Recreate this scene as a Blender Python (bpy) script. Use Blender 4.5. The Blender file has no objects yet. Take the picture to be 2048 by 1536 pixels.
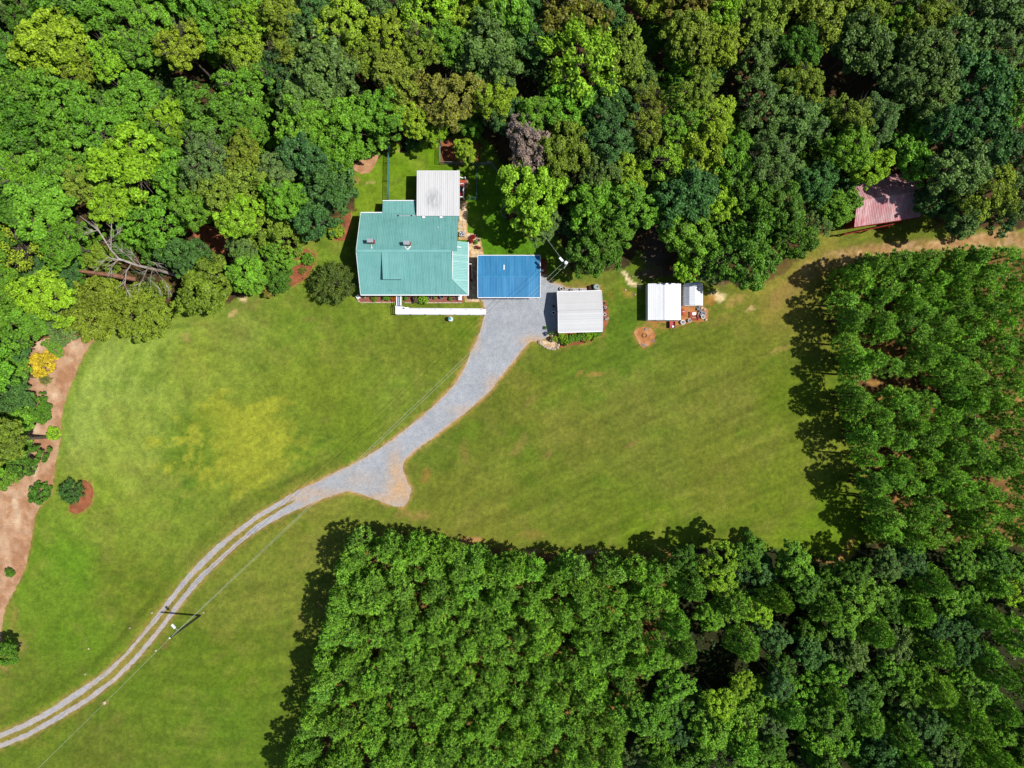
import bpy, bmesh, math, random
import numpy as np
from mathutils import Vector, Matrix
from mathutils.geometry import delaunay_2d_cdt

random.seed(11)
rng = np.random.default_rng(11)
SC = bpy.context.scene
COL = SC.collection
R = math.radians

# ------------------------------------------------------------------ camera, sky, sun, exposure
CAM_H = 100.0          # drone height over the lawn, metres
PPM = 13.5             # photograph pixels per metre on the ground
cam = bpy.data.cameras.new('camera')
cam.sensor_width = 36.0
cam.lens = 18.0 * CAM_H / (1024 / PPM)
cam.clip_start = 1.0
cam.clip_end = 5000.0
camo = bpy.data.objects.new('camera', cam)
camo.location = (0, 0, CAM_H)
COL.objects.link(camo)
SC.camera = camo

SUN_EL, SUN_DIP = 57.0, 5.0
w = bpy.data.worlds.new('World')
SC.world = w
w.use_nodes = True
nt = w.node_tree
for n in list(nt.nodes):
    nt.nodes.remove(n)
out = nt.nodes.new('ShaderNodeOutputWorld')
bg = nt.nodes.new('ShaderNodeBackground')
sky = nt.nodes.new('ShaderNodeTexSky')
sky.sky_type = 'NISHITA'
sky.sun_disc = False
sky.sun_elevation = R(SUN_EL)
sky.sun_rotation = R(90 + SUN_DIP)
sky.ozone_density = 2.5
bg.inputs['Strength'].default_value = 0.075
nt.links.new(sky.outputs[0], bg.inputs[0])
nt.links.new(bg.outputs[0], out.inputs[0])

sun = bpy.data.lights.new('sun', 'SUN')
sun.energy = 4.5
sun.angle = R(0.5)
sun.color = (1.0, 0.965, 0.91)
suno = bpy.data.objects.new('sun', sun)
d = Vector((-math.cos(R(SUN_EL)) * math.cos(R(SUN_DIP)), math.cos(R(SUN_EL)) * math.sin(R(SUN_DIP)), -math.sin(R(SUN_EL))))
suno.rotation_euler = d.to_track_quat('-Z', 'Y').to_euler()
suno.location = (60, -5, 90)
COL.objects.link(suno)

SC.view_settings.view_transform = 'Standard'
SC.view_settings.look = 'None'
SC.view_settings.exposure = 0.5
SC.view_settings.gamma = 1.0
SC.view_settings.use_curve_mapping = False

# ------------------------------------------------------------------ helpers: survey
def G(px, py, h=0.0):
    """ground survey: where a point seen at (px, py) in the photograph stands if it is h metres high"""
    k = (1 - h / CAM_H) / PPM
    return Vector(((px - 1024) * k, (768 - py) * k, h))

def lin(r, g, b, k=1.0):
    f = lambda c: ((c / 255 / 12.92) if c / 255 <= 0.04045 else ((c / 255 + 0.055) / 1.055) ** 2.4) * k
    return (f(r), f(g), f(b))

# ------------------------------------------------------------------ helpers: noise
def hash2(ix, iy, seed):
    h = (ix.astype(np.int64) * 374761393 + iy.astype(np.int64) * 668265263 + seed * 1442695041) & 0xFFFFFFFF
    h = ((h ^ (h >> 13)) * 1274126177) & 0xFFFFFFFF
    h = h ^ (h >> 16)
    return (h & 0xFFFF) / 65535.0

def vnoise(x, y, seed=0):
    ix = np.floor(x); iy = np.floor(y)
    fx = x - ix; fy = y - iy
    fx = fx * fx * (3 - 2 * fx); fy = fy * fy * (3 - 2 * fy)
    a = hash2(ix, iy, seed); b = hash2(ix + 1, iy, seed); c = hash2(ix, iy + 1, seed); e = hash2(ix + 1, iy + 1, seed)
    return (a * (1 - fx) + b * fx) * (1 - fy) + (c * (1 - fx) + e * fx) * fy

def fbm(x, y, seed=0, o=4):
    s = 0; a = 0.5; t = 0
    for i in range(o):
        s = s + a * vnoise(x * 2 ** i + 17.3 * i, y * 2 ** i - 9.1 * i, seed + i); t += a; a *= 0.55
    return s / t

def sstep(a, b, x):
    t = np.clip((x - a) / (b - a), 0, 1)
    return t * t * (3 - 2 * t)

def in_poly(px, py, poly):
    px = np.asarray(px, float); py = np.asarray(py, float)
    inside = np.zeros(px.shape, bool)
    n = len(poly)
    for i in range(n):
        x1, y1 = poly[i]; x2, y2 = poly[(i + 1) % n]
        if y1 == y2:
            continue
        c = ((y1 > py) != (y2 > py)) & (px < (x2 - x1) * (py - y1) / (y2 - y1) + x1)
        inside ^= c
    return inside

def dist_line(px, py, pts, closed=False):
    dd = np.full(np.shape(px), 1e9)
    n = len(pts)
    for i in range(n if closed else n - 1):
        x1, y1 = pts[i]; x2, y2 = pts[(i + 1) % n]
        vx, vy = x2 - x1, y2 - y1
        t = np.clip(((px - x1) * vx + (py - y1) * vy) / (vx * vx + vy * vy + 1e-9), 0, 1)
        dd = np.minimum(dd, np.hypot(px - x1 - t * vx, py - y1 - t * vy))
    return dd

# ------------------------------------------------------------------ helpers: objects
def tag(o, label=None, cat=None, group=None, kind=None):
    if label: o['label'] = label
    if cat: o['category'] = cat
    if group: o['group'] = group
    if kind: o['kind'] = kind
    return o

def thing(name, label, cat, loc=(0, 0, 0), rotz=0.0, group=None):
    o = bpy.data.objects.new(name, None)
    o.empty_display_size = 0.3
    o.location = loc
    o.rotation_euler = (0, 0, rotz)
    COL.objects.link(o)
    return tag(o, label, cat, group)

def root_loc(o):
    v = Vector((0, 0, 0))
    while o is not None:
        v += Vector(o.location); o = o.parent
    return v

def obj(name, bm, m, parent=None, world=False, smooth=False):
    """link a bmesh as ONE object; world=True when it was drawn in world coordinates under an unrotated parent"""
    if world and parent is not None:
        bmesh.ops.translate(bm, verts=bm.verts, vec=-root_loc(parent))
    bmesh.ops.recalc_face_normals(bm, faces=bm.faces)
    me = bpy.data.meshes.new(name)
    bm.to_mesh(me); bm.free()
    if smooth:
        me.polygons.foreach_set('use_smooth', [True] * len(me.polygons))
    me.materials.append(m)
    o = bpy.data.objects.new(name, me)
    COL.objects.link(o)
    if parent is not None:
        o.parent = parent
    return o

def mesh_np(name, V, F, m, attrs=None, smooth=False, cols=None):
    V = np.asarray(V, np.float32); F = np.asarray(F, np.int32)
    me = bpy.data.meshes.new(name)
    nf, k = F.shape
    me.vertices.add(len(V)); me.vertices.foreach_set('co', V.ravel())
    me.loops.add(nf * k); me.loops.foreach_set('vertex_index', F.ravel())
    me.polygons.add(nf)
    me.polygons.foreach_set('loop_start', np.arange(0, nf * k, k, dtype=np.int32))
    me.polygons.foreach_set('loop_total', np.full(nf, k, np.int32))
    me.update(calc_edges=True)
    if smooth:
        me.polygons.foreach_set('use_smooth', np.ones(nf, bool))
    for an, av in (attrs or {}).items():
        a = me.attributes.new(an, 'FLOAT', 'POINT'); a.data.foreach_set('value', np.asarray(av, np.float32))
    if cols is not None:
        a = me.attributes.new('Col', 'FLOAT_COLOR', 'POINT')
        c = np.ones((len(V), 4), np.float32); c[:, :3] = cols
        a.data.foreach_set('color', c.ravel())
    if m: me.materials.append(m)
    return me

def link(name, me, parent=None, loc=(0, 0, 0), scale=(1, 1, 1), rot=(0, 0, 0)):
    o = bpy.data.objects.new(name, me)
    COL.objects.link(o)
    o.location = loc; o.scale = scale; o.rotation_euler = rot
    if parent is not None: o.parent = parent
    return o

def dup(root, loc, rotz=0.0, label=None, group=None):
    r = root.copy(); COL.objects.link(r); r.location = loc; r.rotation_euler = (0, 0, rotz)
    if label: r['label'] = label
    if group: r['group'] = group
    for ch in list(root.children):
        c = ch.copy(); COL.objects.link(c); c.parent = r
        for g in ch.children:
            e = g.copy(); COL.objects.link(e); e.parent = c
    return r

def B():
    return bmesh.new()

def box(bm, x0, x1, y0, y1, z0, z1):
    v = [bm.verts.new(p) for p in ((x0, y0, z0), (x1, y0, z0), (x1, y1, z0), (x0, y1, z0), (x0, y0, z1), (x1, y0, z1), (x1, y1, z1), (x0, y1, z1))]
    for f in ((0, 3, 2, 1), (4, 5, 6, 7), (0, 1, 5, 4), (1, 2, 6, 5), (2, 3, 7, 6), (3, 0, 4, 7)):
        bm.faces.new([v[i] for i in f])
    return bm

def hexa(bm, lo, hi):
    """closed solid between two loops of equal length"""
    a = [bm.verts.new(p) for p in lo]; b = [bm.verts.new(p) for p in hi]
    n = len(a)
    bm.faces.new(a[::-1]); bm.faces.new(b)
    for i in range(n):
        bm.faces.new((a[i], a[(i + 1) % n], b[(i + 1) % n], b[i]))
    return bm

def beam(bm, p, q, wd, ht=None):
    p = Vector(p); q = Vector(q); ht = ht or wd
    dr = (q - p).normalized()
    up = Vector((0, 0, 1)) if abs(dr.z) < 0.95 else Vector((1, 0, 0))
    s = dr.cross(up).normalized(); u = s.cross(dr).normalized()
    c = lambda o: [o + s * wd / 2 + u * ht / 2, o - s * wd / 2 + u * ht / 2, o - s * wd / 2 - u * ht / 2, o + s * wd / 2 - u * ht / 2]
    return hexa(bm, c(p), c(q))

def tube(bm, pts, rad, n=6):
    pts = [Vector(p) for p in pts]
    rad = list(rad) if hasattr(rad, '__len__') else [rad] * len(pts)
    rings = []
    for i, p in enumerate(pts):
        dr = (pts[min(i + 1, len(pts) - 1)] - pts[max(i - 1, 0)]).normalized()
        up = Vector((0, 0, 1)) if abs(dr.z) < 0.9 else Vector((1, 0, 0))
        s = dr.cross(up).normalized(); u = s.cross(dr).normalized()
        rings.append([bm.verts.new(p + (s * math.cos(2 * math.pi * k / n) + u * math.sin(2 * math.pi * k / n)) * rad[i]) for k in range(n)])
    for a, b in zip(rings, rings[1:]):
        for k in range(n):
            bm.faces.new((a[k], a[(k + 1) % n], b[(k + 1) % n], b[k]))
    bm.faces.new(rings[0][::-1]); bm.faces.new(rings[-1])
    return bm

def lathe(bm, prof, c=(0, 0, 0), n=16, ring=False):
    rings = []
    for r, z in prof:
        rings.append([bm.verts.new((c[0] + r * math.cos(2 * math.pi * k / n), c[1] + r * math.sin(2 * math.pi * k / n), c[2] + z)) for k in range(n)])
    for a, b in zip(rings, rings[1:]):
        for k in range(n):
            bm.faces.new((a[k], a[(k + 1) % n], b[(k + 1) % n], b[k]))
    if ring:
        for k in range(n): bm.faces.new((rings[-1][k], rings[-1][(k + 1) % n], rings[0][(k + 1) % n], rings[0][k]))
    else:
        bm.faces.new(rings[0][::-1]); bm.faces.new(rings[-1])
    return bm

def rock(bm, c, r, fl=0.6, seed=0):
    rr = random.Random(seed)
    g = bmesh.ops.create_icosphere(bm, subdivisions=1, radius=1.0)
    for v in g['verts']:
        k = r * rr.uniform(0.75, 1.2)
        v.co = Vector((v.co.x * k, v.co.y * k, v.co.z * k * fl)) + Vector(c)
    return bm

# ------------------------------------------------------------------ helpers: materials
def new_mat(name):
    m = bpy.data.materials.new(name); m.use_nodes = True
    t = m.node_tree
    for n in list(t.nodes): t.nodes.remove(n)
    o = t.nodes.new('ShaderNodeOutputMaterial')
    return m, t, o

def mix_rgb(t, a, b, fac, mode='MIX'):
    n = t.nodes.new('ShaderNodeMix'); n.data_type = 'RGBA'; n.blend_type = mode
    for sock, v in ((n.inputs[6], a), (n.inputs[7], b), (n.inputs[0], fac)):
        if hasattr(v, 'links'): t.links.new(v, sock)
        elif isinstance(v, (tuple, list)): sock.default_value = (*v[:3], 1)
        else: sock.default_value = v
    return n.outputs[2]

def noise(t, scale, detail=3, rough=0.6, vec=None, lo=0.35, hi=0.65):
    n = t.nodes.new('ShaderNodeTexNoise'); n.inputs['Scale'].default_value = scale
    n.inputs['Detail'].default_value = detail; n.inputs['Roughness'].default_value = rough
    if vec is not None: t.links.new(vec, n.inputs['Vector'])
    r = t.nodes.new('ShaderNodeMapRange')
    r.inputs[1].default_value = lo; r.inputs[2].default_value = hi
    t.links.new(n.outputs['Fac'], r.inputs[0])
    return r.outputs[0]

def position(t):
    return t.nodes.new('ShaderNodeNewGeometry').outputs['Position']

def mat(name, a, b=None, scale=2.0, rough=0.8, spec=0.2, metal=0.0, bump=0.0, jitter=0.0, detail=4, objcol=False, grime=None, streak=None):
    """paint, wood, stone ...: two tones broken up by noise, optional grime, optional tone change from piece to piece"""
    m, t, o = new_mat(name)
    p = t.nodes.new('ShaderNodeBsdfPrincipled')
    p.inputs['Roughness'].default_value = rough; p.inputs['Specular IOR Level'].default_value = spec; p.inputs['Metallic'].default_value = metal
    pos = position(t)
    vec = pos
    if streak:
        mp = t.nodes.new('ShaderNodeMapping'); mp.inputs['Scale'].default_value = streak
        t.links.new(pos, mp.inputs['Vector']); vec = mp.outputs[0]
    nz = noise(t, scale, detail, 0.65, vec)
    col = mix_rgb(t, a, b or tuple(c * 0.8 for c in a), nz)
    oi = t.nodes.new('ShaderNodeObjectInfo')
    if objcol:
        col = mix_rgb(t, col, oi.outputs['Color'], 1.0, 'MULTIPLY')
    if grime:
        gcol, gs, amt = grime
        col = mix_rgb(t, col, gcol, noise(t, gs, 5, 0.7, vec, 0.62 - 0.2 * amt, 0.85 - 0.1 * amt))
    if jitter:
        r = t.nodes.new('ShaderNodeMapRange'); r.inputs[3].default_value = 1 - jitter; r.inputs[4].default_value = 1 + jitter
        t.links.new(oi.outputs['Random'], r.inputs[0])
        cb = t.nodes.new('ShaderNodeCombineColor')
        for i in range(3): t.links.new(r.outputs[0], cb.inputs[i])
        col = mix_rgb(t, col, cb.outputs[0], 1.0, 'MULTIPLY')
    t.links.new(col, p.inputs['Base Color'])
    if bump:
        bn = t.nodes.new('ShaderNodeBump'); bn.inputs['Strength'].default_value = bump; bn.inputs['Distance'].default_value = 0.05
        n2 = t.nodes.new('ShaderNodeTexNoise'); n2.inputs['Scale'].default_value = scale * 6; t.links.new(pos, n2.inputs['Vector'])
        t.links.new(n2.outputs['Fac'], bn.inputs['Height']); t.links.new(bn.outputs[0], p.inputs['Normal'])
    t.links.new(p.outputs[0], o.inputs[0])
    return m

def stain(m, centre, rx, ry, col, amt):
    """a weather stain with a place of its own on a roof"""
    t = m.node_tree
    p = [n for n in t.nodes if n.type == 'BSDF_PRINCIPLED'][0]
    src = p.inputs['Base Color'].links[0].from_socket
    mp = t.nodes.new('ShaderNodeMapping'); mp.inputs['Location'].default_value = (-centre[0] / rx, -centre[1] / ry, 0); mp.inputs['Scale'].default_value = (1 / rx, 1 / ry, 0)
    t.links.new(position(t), mp.inputs['Vector'])
    ln = t.nodes.new('ShaderNodeVectorMath'); ln.operation = 'LENGTH'; t.links.new(mp.outputs[0], ln.inputs[0])
    fall = t.nodes.new('ShaderNodeMapRange'); fall.inputs[1].default_value = 1.0; fall.inputs[2].default_value = 0.15; fall.inputs[3].default_value = 0; fall.inputs[4].default_value = amt
    t.links.new(ln.outputs['Value'], fall.inputs[0])
    m2 = t.nodes.new('ShaderNodeMapping'); m2.inputs['Scale'].default_value = (2.6, 0.55, 1); t.links.new(position(t), m2.inputs['Vector'])
    mu = t.nodes.new('ShaderNodeMath'); mu.operation = 'MULTIPLY'
    t.links.new(fall.outputs[0], mu.inputs[0]); t.links.new(noise(t, 1.2, 4, 0.6, m2.outputs[0], 0.35, 0.6), mu.inputs[1])
    t.links.new(mix_rgb(t, src, col, mu.outputs[0]), p.inputs['Base Color'])

def leaf_mat(name, trans=0.3, rough=0.5, spec=0.25, spread=0.58):
    m, t, o = new_mat(name)
    oi = t.nodes.new('ShaderNodeObjectInfo')
    at = t.nodes.new('ShaderNodeAttribute'); at.attribute_name = 'lv'
    dark = mix_rgb(t, oi.outputs['Color'], (1 - spread * 0.9, 1 - spread * 0.9, 1 - spread * 0.7), 1.0, 'MULTIPLY')
    lite = mix_rgb(t, oi.outputs['Color'], (1 + spread * 0.85, 1 + spread * 0.8, 1 + spread * 0.3), 1.0, 'MULTIPLY')
    col = mix_rgb(t, dark, lite, at.outputs['Fac'])
    p = t.nodes.new('ShaderNodeBsdfPrincipled')
    p.inputs['Roughness'].default_value = rough; p.inputs['Specular IOR Level'].default_value = spec
    t.links.new(col, p.inputs['Base Color'])
    tr = t.nodes.new('ShaderNodeBsdfTranslucent')
    tc = mix_rgb(t, col, (1.1, 1.15, 0.5), 1.0, 'MULTIPLY')
    t.links.new(tc, tr.inputs['Color'])
    mx = t.nodes.new('ShaderNodeMixShader'); mx.inputs[0].default_value = trans
    t.links.new(p.outputs[0], mx.inputs[1]); t.links.new(tr.outputs[0], mx.inputs[2])
    t.links.new(mx.outputs[0], o.inputs[0])
    return m

def ground_mat(name, fine=0.2, rough=0.95, spec=0.1, scales=(0.9, 4.5, 14.0), bump=0.3):
    """colour of the turf, soil and litter comes from the surveyed attribute, broken up by three sizes of noise"""
    m, t, o = new_mat(name)
    at = t.nodes.new('ShaderNodeAttribute'); at.attribute_name = 'Col'
    pos = position(t)
    col = at.outputs['Color']
    for s, k in zip(scales, (0.7, 0.9, 1.0)):
        nz = noise(t, s, 4, 0.6, pos, 0.3, 0.7)
        f = mix_rgb(t, (1 - fine * k, 1 - fine * k * 0.9, 1 - fine * k * 0.8), (1 + fine * k, 1 + fine * k * 0.85, 1 + fine * k * 0.6), nz)
        col = mix_rgb(t, col, f, 1.0, 'MULTIPLY')
    p = t.nodes.new('ShaderNodeBsdfPrincipled'); p.inputs['Roughness'].default_value = rough; p.inputs['Specular IOR Level'].default_value = spec
    t.links.new(col, p.inputs['Base Color'])
    bn = t.nodes.new('ShaderNodeBump'); bn.inputs['Strength'].default_value = bump; bn.inputs['Distance'].default_value = 0.08
    n2 = t.nodes.new('ShaderNodeTexNoise'); n2.inputs['Scale'].default_value = 5.0; n2.inputs['Detail'].default_value = 6
    t.links.new(pos, n2.inputs['Vector'])
    t.links.new(n2.outputs['Fac'], bn.inputs['Height']); t.links.new(bn.outputs[0], p.inputs['Normal'])
    t.links.new(p.outputs[0], o.inputs[0])
    return m

K = 0.585
M = {}
M['ground'] = ground_mat('turf_and_soil', fine=0.27, scales=(0.45, 1.7, 6.0))
M['sheet'] = ground_mat('loose_ground', fine=0.2, scales=(1.3, 5.0, 14.0))
M['teal'] = mat('teal_painted_steel', lin(136, 198, 192, K), lin(124, 188, 182, K), 0.5, 0.42, 0.35, jitter=0.03, grime=(lin(104, 166, 160, K), 0.8, 0.3))
M['blue'] = mat('blue_painted_steel', lin(76, 156, 204, K), lin(60, 140, 194, K), 0.6, 0.42, 0.35, jitter=0.07, grime=(lin(100, 170, 212, K), 0.5, 0.35), streak=(3, 0.4, 1))
M['white_metal'] = mat('white_painted_steel', (0.62, 0.63, 0.65), (0.57, 0.58, 0.60), 0.6, 0.45, 0.3, jitter=0.03)
M['wing_metal'] = mat('weathered_white_steel', (0.49, 0.49, 0.495), (0.46, 0.46, 0.465), 0.6, 0.5, 0.25, jitter=0.03, streak=(2.5, 0.5, 1))
stain(M['wing_metal'], (-11.3, 26.4), 1.5, 2.0, (0.2, 0.21, 0.22), 0.85)
M['garage_metal'] = mat('garage_white_steel', (0.455, 0.455, 0.458), (0.435, 0.435, 0.438), 0.6, 0.5, 0.25, jitter=0.03)
M['white'] = mat('white_paint', (0.66, 0.66, 0.67), (0.6, 0.6, 0.61), 3.0, 0.5, 0.3)
M['siding'] = mat('pale_siding', (0.42, 0.42, 0.40), (0.38, 0.38, 0.36), 1.0, 0.6, 0.3)
M['brickwall'] = mat('brick_red', lin(150, 78, 62), lin(120, 60, 50), 6.0, 0.9, 0.1, jitter=0.15)
M['red_roof'] = mat('faded_red_steel', lin(214, 132, 140, K), lin(230, 178, 178, K), 0.9, 0.55, 0.3, jitter=0.13, grime=(lin(232, 210, 206, K), 1.1, 0.8), detail=6, streak=(1.6, 0.7, 1))
M['red_wood'] = mat('red_barn_boards', lin(160, 62, 46, K), lin(120, 45, 36, K), 2.0, 0.85, 0.1)
M['red_deck'] = mat('red_stained_deck', lin(205, 98, 72, K), lin(180, 80, 60, K), 3.0, 0.75, 0.15, jitter=0.08)
M['pink_slab'] = mat('pink_concrete', lin(205, 160, 150, K), lin(190, 145, 136, K), 4.0, 0.9, 0.1)
M['ramp_floor'] = mat('blue_grey_ramp_floor', lin(196, 208, 228, K), lin(180, 194, 220, K), 3.0, 0.6, 0.2)
M['grey_metal'] = mat('galvanised_steel', (0.42, 0.44, 0.46), (0.34, 0.36, 0.38), 3.0, 0.4, 0.4, 0.5)
M['dark'] = mat('black_plastic', (0.02, 0.02, 0.022), (0.03, 0.03, 0.03), 4.0, 0.5, 0.3)
M['fan'] = mat('fan_grille', (0.05, 0.055, 0.06), (0.03, 0.03, 0.035), 5.0, 0.4, 0.4)
M['pole'] = mat('creosote_pole', (0.05, 0.04, 0.032), (0.03, 0.025, 0.02), 3.0, 0.85, 0.1)
M['lamp_glass'] = mat('lamp_housing', (0.75, 0.77, 0.8), (0.65, 0.67, 0.7), 3.0, 0.3, 0.4)
M['wire'] = mat('aluminium_wire', (0.36, 0.40, 0.34), (0.3, 0.34, 0.28), 1.0, 0.5, 0.3)
M['fence'] = mat('teal_fence_coating', lin(96, 150, 150, K), lin(80, 130, 135, K), 2.0, 0.5, 0.3)
M['fence_grey'] = mat('grey_fence_steel', lin(150, 160, 155, K), lin(130, 140, 136, K), 2.0, 0.5, 0.3)
M['flag'] = mat('sandstone_flag', (0.46, 0.36, 0.235), (0.40, 0.30, 0.195), 5.0, 0.9, 0.1, objcol=True, bump=0.3)
M['stone'] = mat('pale_stone', lin(215, 195, 170, K), lin(185, 165, 140, K), 5.0, 0.9, 0.1, jitter=0.2)
M['block'] = mat('concrete_block', lin(160, 162, 168, K), lin(135, 137, 145, K), 5.0, 0.9, 0.1, jitter=0.15)
M['pot_pink'] = mat('pink_glazed_pot', lin(190, 150, 165, K), lin(170, 130, 145, K), 4.0, 0.4, 0.4)
M['pot_teal'] = mat('teal_glazed_pot', lin(130, 170, 185, K), lin(110, 150, 165, K), 4.0, 0.4, 0.4)
M['pot_clay'] = mat('terracotta_pot', lin(180, 95, 62, K), lin(160, 80, 52, K), 4.0, 0.8, 0.2)
M['red_paint'] = mat('red_enamel', lin(196, 40, 36, K), lin(170, 34, 30, K), 2.0, 0.4, 0.4)
M['teal_lid'] = mat('teal_lid', lin(110, 190, 196, K), lin(90, 170, 176, K), 3.0, 0.5, 0.3)
M['tank'] = mat('weathered_tank', lin(178, 196, 190, K), lin(150, 165, 160, K), 3.0, 0.5, 0.3)
M['brown'] = mat('brown_tarp', lin(95, 62, 55, K), lin(70, 45, 40, K), 3.0, 0.8, 0.1)
M['straw_pot'] = mat('cream_bucket', lin(225, 222, 205, K), lin(205, 200, 180, K), 4.0, 0.6, 0.2)
M['soil'] = mat('potting_soil', (0.05, 0.035, 0.025), (0.03, 0.02, 0.015), 8.0, 0.95, 0.05)
M['glass'] = mat('window_glass', (0.04, 0.05, 0.06), (0.03, 0.04, 0.05), 1.0, 0.08, 0.6)
M['bark'] = mat('grey_bark', lin(128, 118, 104, K), lin(95, 86, 76, K), 3.0, 0.9, 0.1, bump=0.3)
M['pinebark'] = mat('pine_bark', lin(112, 82, 66, K), lin(80, 58, 48, K), 3.0, 0.9, 0.1)
M['deadwood'] = mat('bleached_dead_wood', lin(200, 190, 180, K), lin(160, 144, 132, K), 2.0, 0.85, 0.1)
M['redwood'] = mat('red_dead_bark', lin(176, 128, 100, K), lin(140, 98, 78, K), 2.0, 0.85, 0.1)
M['leaf'] = leaf_mat('broad_leaves', 0.22, 0.5, 0.2)
M['needle'] = leaf_mat('pine_needles', 0.18, 0.55, 0.2, 0.58)
M['flower'] = leaf_mat('petals', 0.2, 0.6, 0.2, 0.3)

# ------------------------------------------------------------------ survey outlines (photograph pixels on the ground)
DRIVE_L = [(956, 560), (956, 592), (960.6, 596), (966, 606), (969, 616), (968, 636), (962, 655), (953.6, 679), (943.4, 700), (929, 735), (912, 764),
           (902, 776), (867, 812), (832, 842), (787, 878), (747, 904), (712, 925), (672, 944), (637, 962), (594, 981), (549, 1008), (512, 1030),
           (475, 1058), (425, 1097), (372, 1152), (337, 1197), (300, 1247), (250, 1307), (205, 1347), (150, 1384), (100, 1417), (50, 1445), (0, 1466), (-60, 1488), (-140, 1512)]
DRIVE_IN_U = [(-140, 1524), (-60, 1499), (0, 1477), (50, 1456), (100, 1431), (165, 1388), (220, 1347), (265, 1299), (312, 1244), (347, 1200), (386, 1152), (457, 1083), (512, 1040.5), (560, 1013), (592, 998)]
DRIVE_IN_L = [(588, 1003), (560, 1020), (512, 1049), (467, 1089), (397, 1152), (360, 1197), (312, 1262), (270, 1312), (225, 1357), (170, 1397), (107, 1434), (50, 1467), (0, 1487), (-60, 1509), (-140, 1535)]
DRIVE_OUT_R = [(-140, 1546), (-60, 1520), (0, 1497), (50, 1477), (112, 1444), (185, 1398), (237, 1357), (282, 1312), (330, 1252), (375, 1194), (411, 1152), (475, 1091), (512, 1064),
               (537, 1048), (574, 1028), (612, 1012), (642, 999), (672, 989), (697, 983), (724, 989), (757, 1001), (787, 1013), (807, 1014), (818, 998), (823, 979), (814, 963),
               (806, 940), (808, 922), (834, 898), (867, 875), (912, 840), (944, 815), (977, 785), (992, 768), (1004, 750), (1024, 728), (1040, 706), (1051, 693), (1060, 684), (1078, 682), (1092, 677),
               (1102, 668), (1116, 660), (1118, 640), (1122, 600), (1200, 586), (1198, 573), (1176, 575.5), (1154, 577), (1132, 575.5), (1121, 569), (1107, 566), (1095, 560), (1091, 550), (1080, 548), (1040, 552)]
DRIVE = DRIVE_L + DRIVE_IN_U + DRIVE_IN_L + DRIVE_OUT_R

FOREST = [(-260, -260), (2310, -260), (2310, 462), (2048, 456), (1960, 456), (1880, 452), (1846, 425), (1838, 350), (1760, 352), (1712, 400), (1695, 440), (1640, 468), (1600, 520), (1550, 556),
          (1490, 572), (1420, 565), (1330, 545), (1300, 520), (1275, 500), (1262, 530), (1200, 548), (1140, 540), (1112, 470), (1062, 475), (1012, 440), (1004, 330), (985, 290), (950, 262), (880, 276),
          (790, 285), (775, 300), (730, 335), (702, 345), (712, 420), (668, 445), (610, 458), (592, 480), (600, 530), (560, 570), (520, 580), (470, 600), (420, 612), (345, 618), (330, 650),
          (265, 662), (190, 662), (120, 676), (60, 690), (48, 720), (55, 800), (95, 815), (100, 840), (55, 850), (75, 900), (70, 940), (20, 975), (-260, 985)]
PINE_R_FLOOR = [(1712, 548), (1730, 535), (1800, 520), (1950, 508), (2310, 500), (2310, 1092), (1760, 1088), (1770, 1076), (1748, 1040), (1726, 920), (1712, 800), (1708, 660)]
PINE_B_FLOOR = [(725, 1070), (800, 1066), (940, 1088), (1050, 1108), (1220, 1108), (1345, 1108), (1330, 1200), (1290, 1330), (1230, 1480), (1190, 1800), (570, 1800), (630, 1480), (668, 1390), (708, 1200)]
MIX_FLOOR = [(1335, 1098), (1400, 1096), (1500, 1094), (1620, 1112), (1700, 1122), (1725, 1085), (2310, 1092), (2310, 1800), (1190, 1800), (1230, 1480), (1290, 1330), (1330, 1200)]
SAND_BED = [(197, 668), (180, 690), (165, 716), (145, 760), (130, 800), (121, 840), (123, 872), (117, 900), (108, 950), (103, 990), (86, 1008), (75, 1020), (66, 1060), (60, 1100), (50, 1140), (30, 1180), (12, 1215), (4, 1250), (0, 1300), (-40, 1340), (-200, 1340), (-200, 900), (30, 930), (60, 850), (48, 780), (56, 700), (80, 680), (140, 670)]
BED1 = [(368, 448), (395, 444), (430, 455), (460, 470), (452, 492), (446, 514), (425, 500), (395, 480)]
BED2 = [(596, 496), (615, 499), (630, 508), (632, 518), (624, 535), (612, 556), (590, 570), (564, 581), (550, 575), (575, 550), (585, 520), (583, 500)]
BED3 = [(655, 442), (680, 436), (701, 424), (702, 445), (694, 476), (686, 482), (668, 480), (662, 470), (658, 455)]
BED4 = [(700, 336), (720, 320), (745, 305), (757, 304), (756, 318), (748, 335), (738, 346), (722, 348), (706, 341)]
BED5 = [(882, 284), (905, 276), (930, 272), (955, 286), (957, 320), (950, 327), (882, 327)]
BED6 = [(158, 963), (170, 960), (180, 965), (187, 978), (186, 995), (180, 1010), (168, 1022), (150, 1029), (139, 1024), (141, 1000), (148, 975)]
BED_FRONT_L = [(714, 592), (792, 592), (792, 604), (720, 604.5), (714, 600)]
BED_FRONT_R = [(808, 592), (926, 592), (926.5, 604.5), (808, 604)]
BED_GARAGE = [(1116, 664), (1206, 658), (1207, 672), (1180, 684), (1150, 690), (1118, 696), (1114, 680)]
BED_GARAGE_E = [(1204, 600), (1212, 601), (1217, 620), (1217, 645), (1208, 662), (1203, 662)]
JUNK_DIRT = [(1362, 610), (1366, 560), (1372, 560), (1374, 612), (1408, 612), (1416, 620), (1414, 638), (1404, 645), (1385, 643), (1372, 648), (1352, 650), (1330, 646), (1300, 645), (1292, 641), (1362, 640)]
BURN_PIT = [(1290, 653), (1303, 657), (1311, 668), (1308, 684), (1297, 692), (1287, 695), (1279, 688), (1272, 676), (1268, 665), (1276, 656)]
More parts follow.
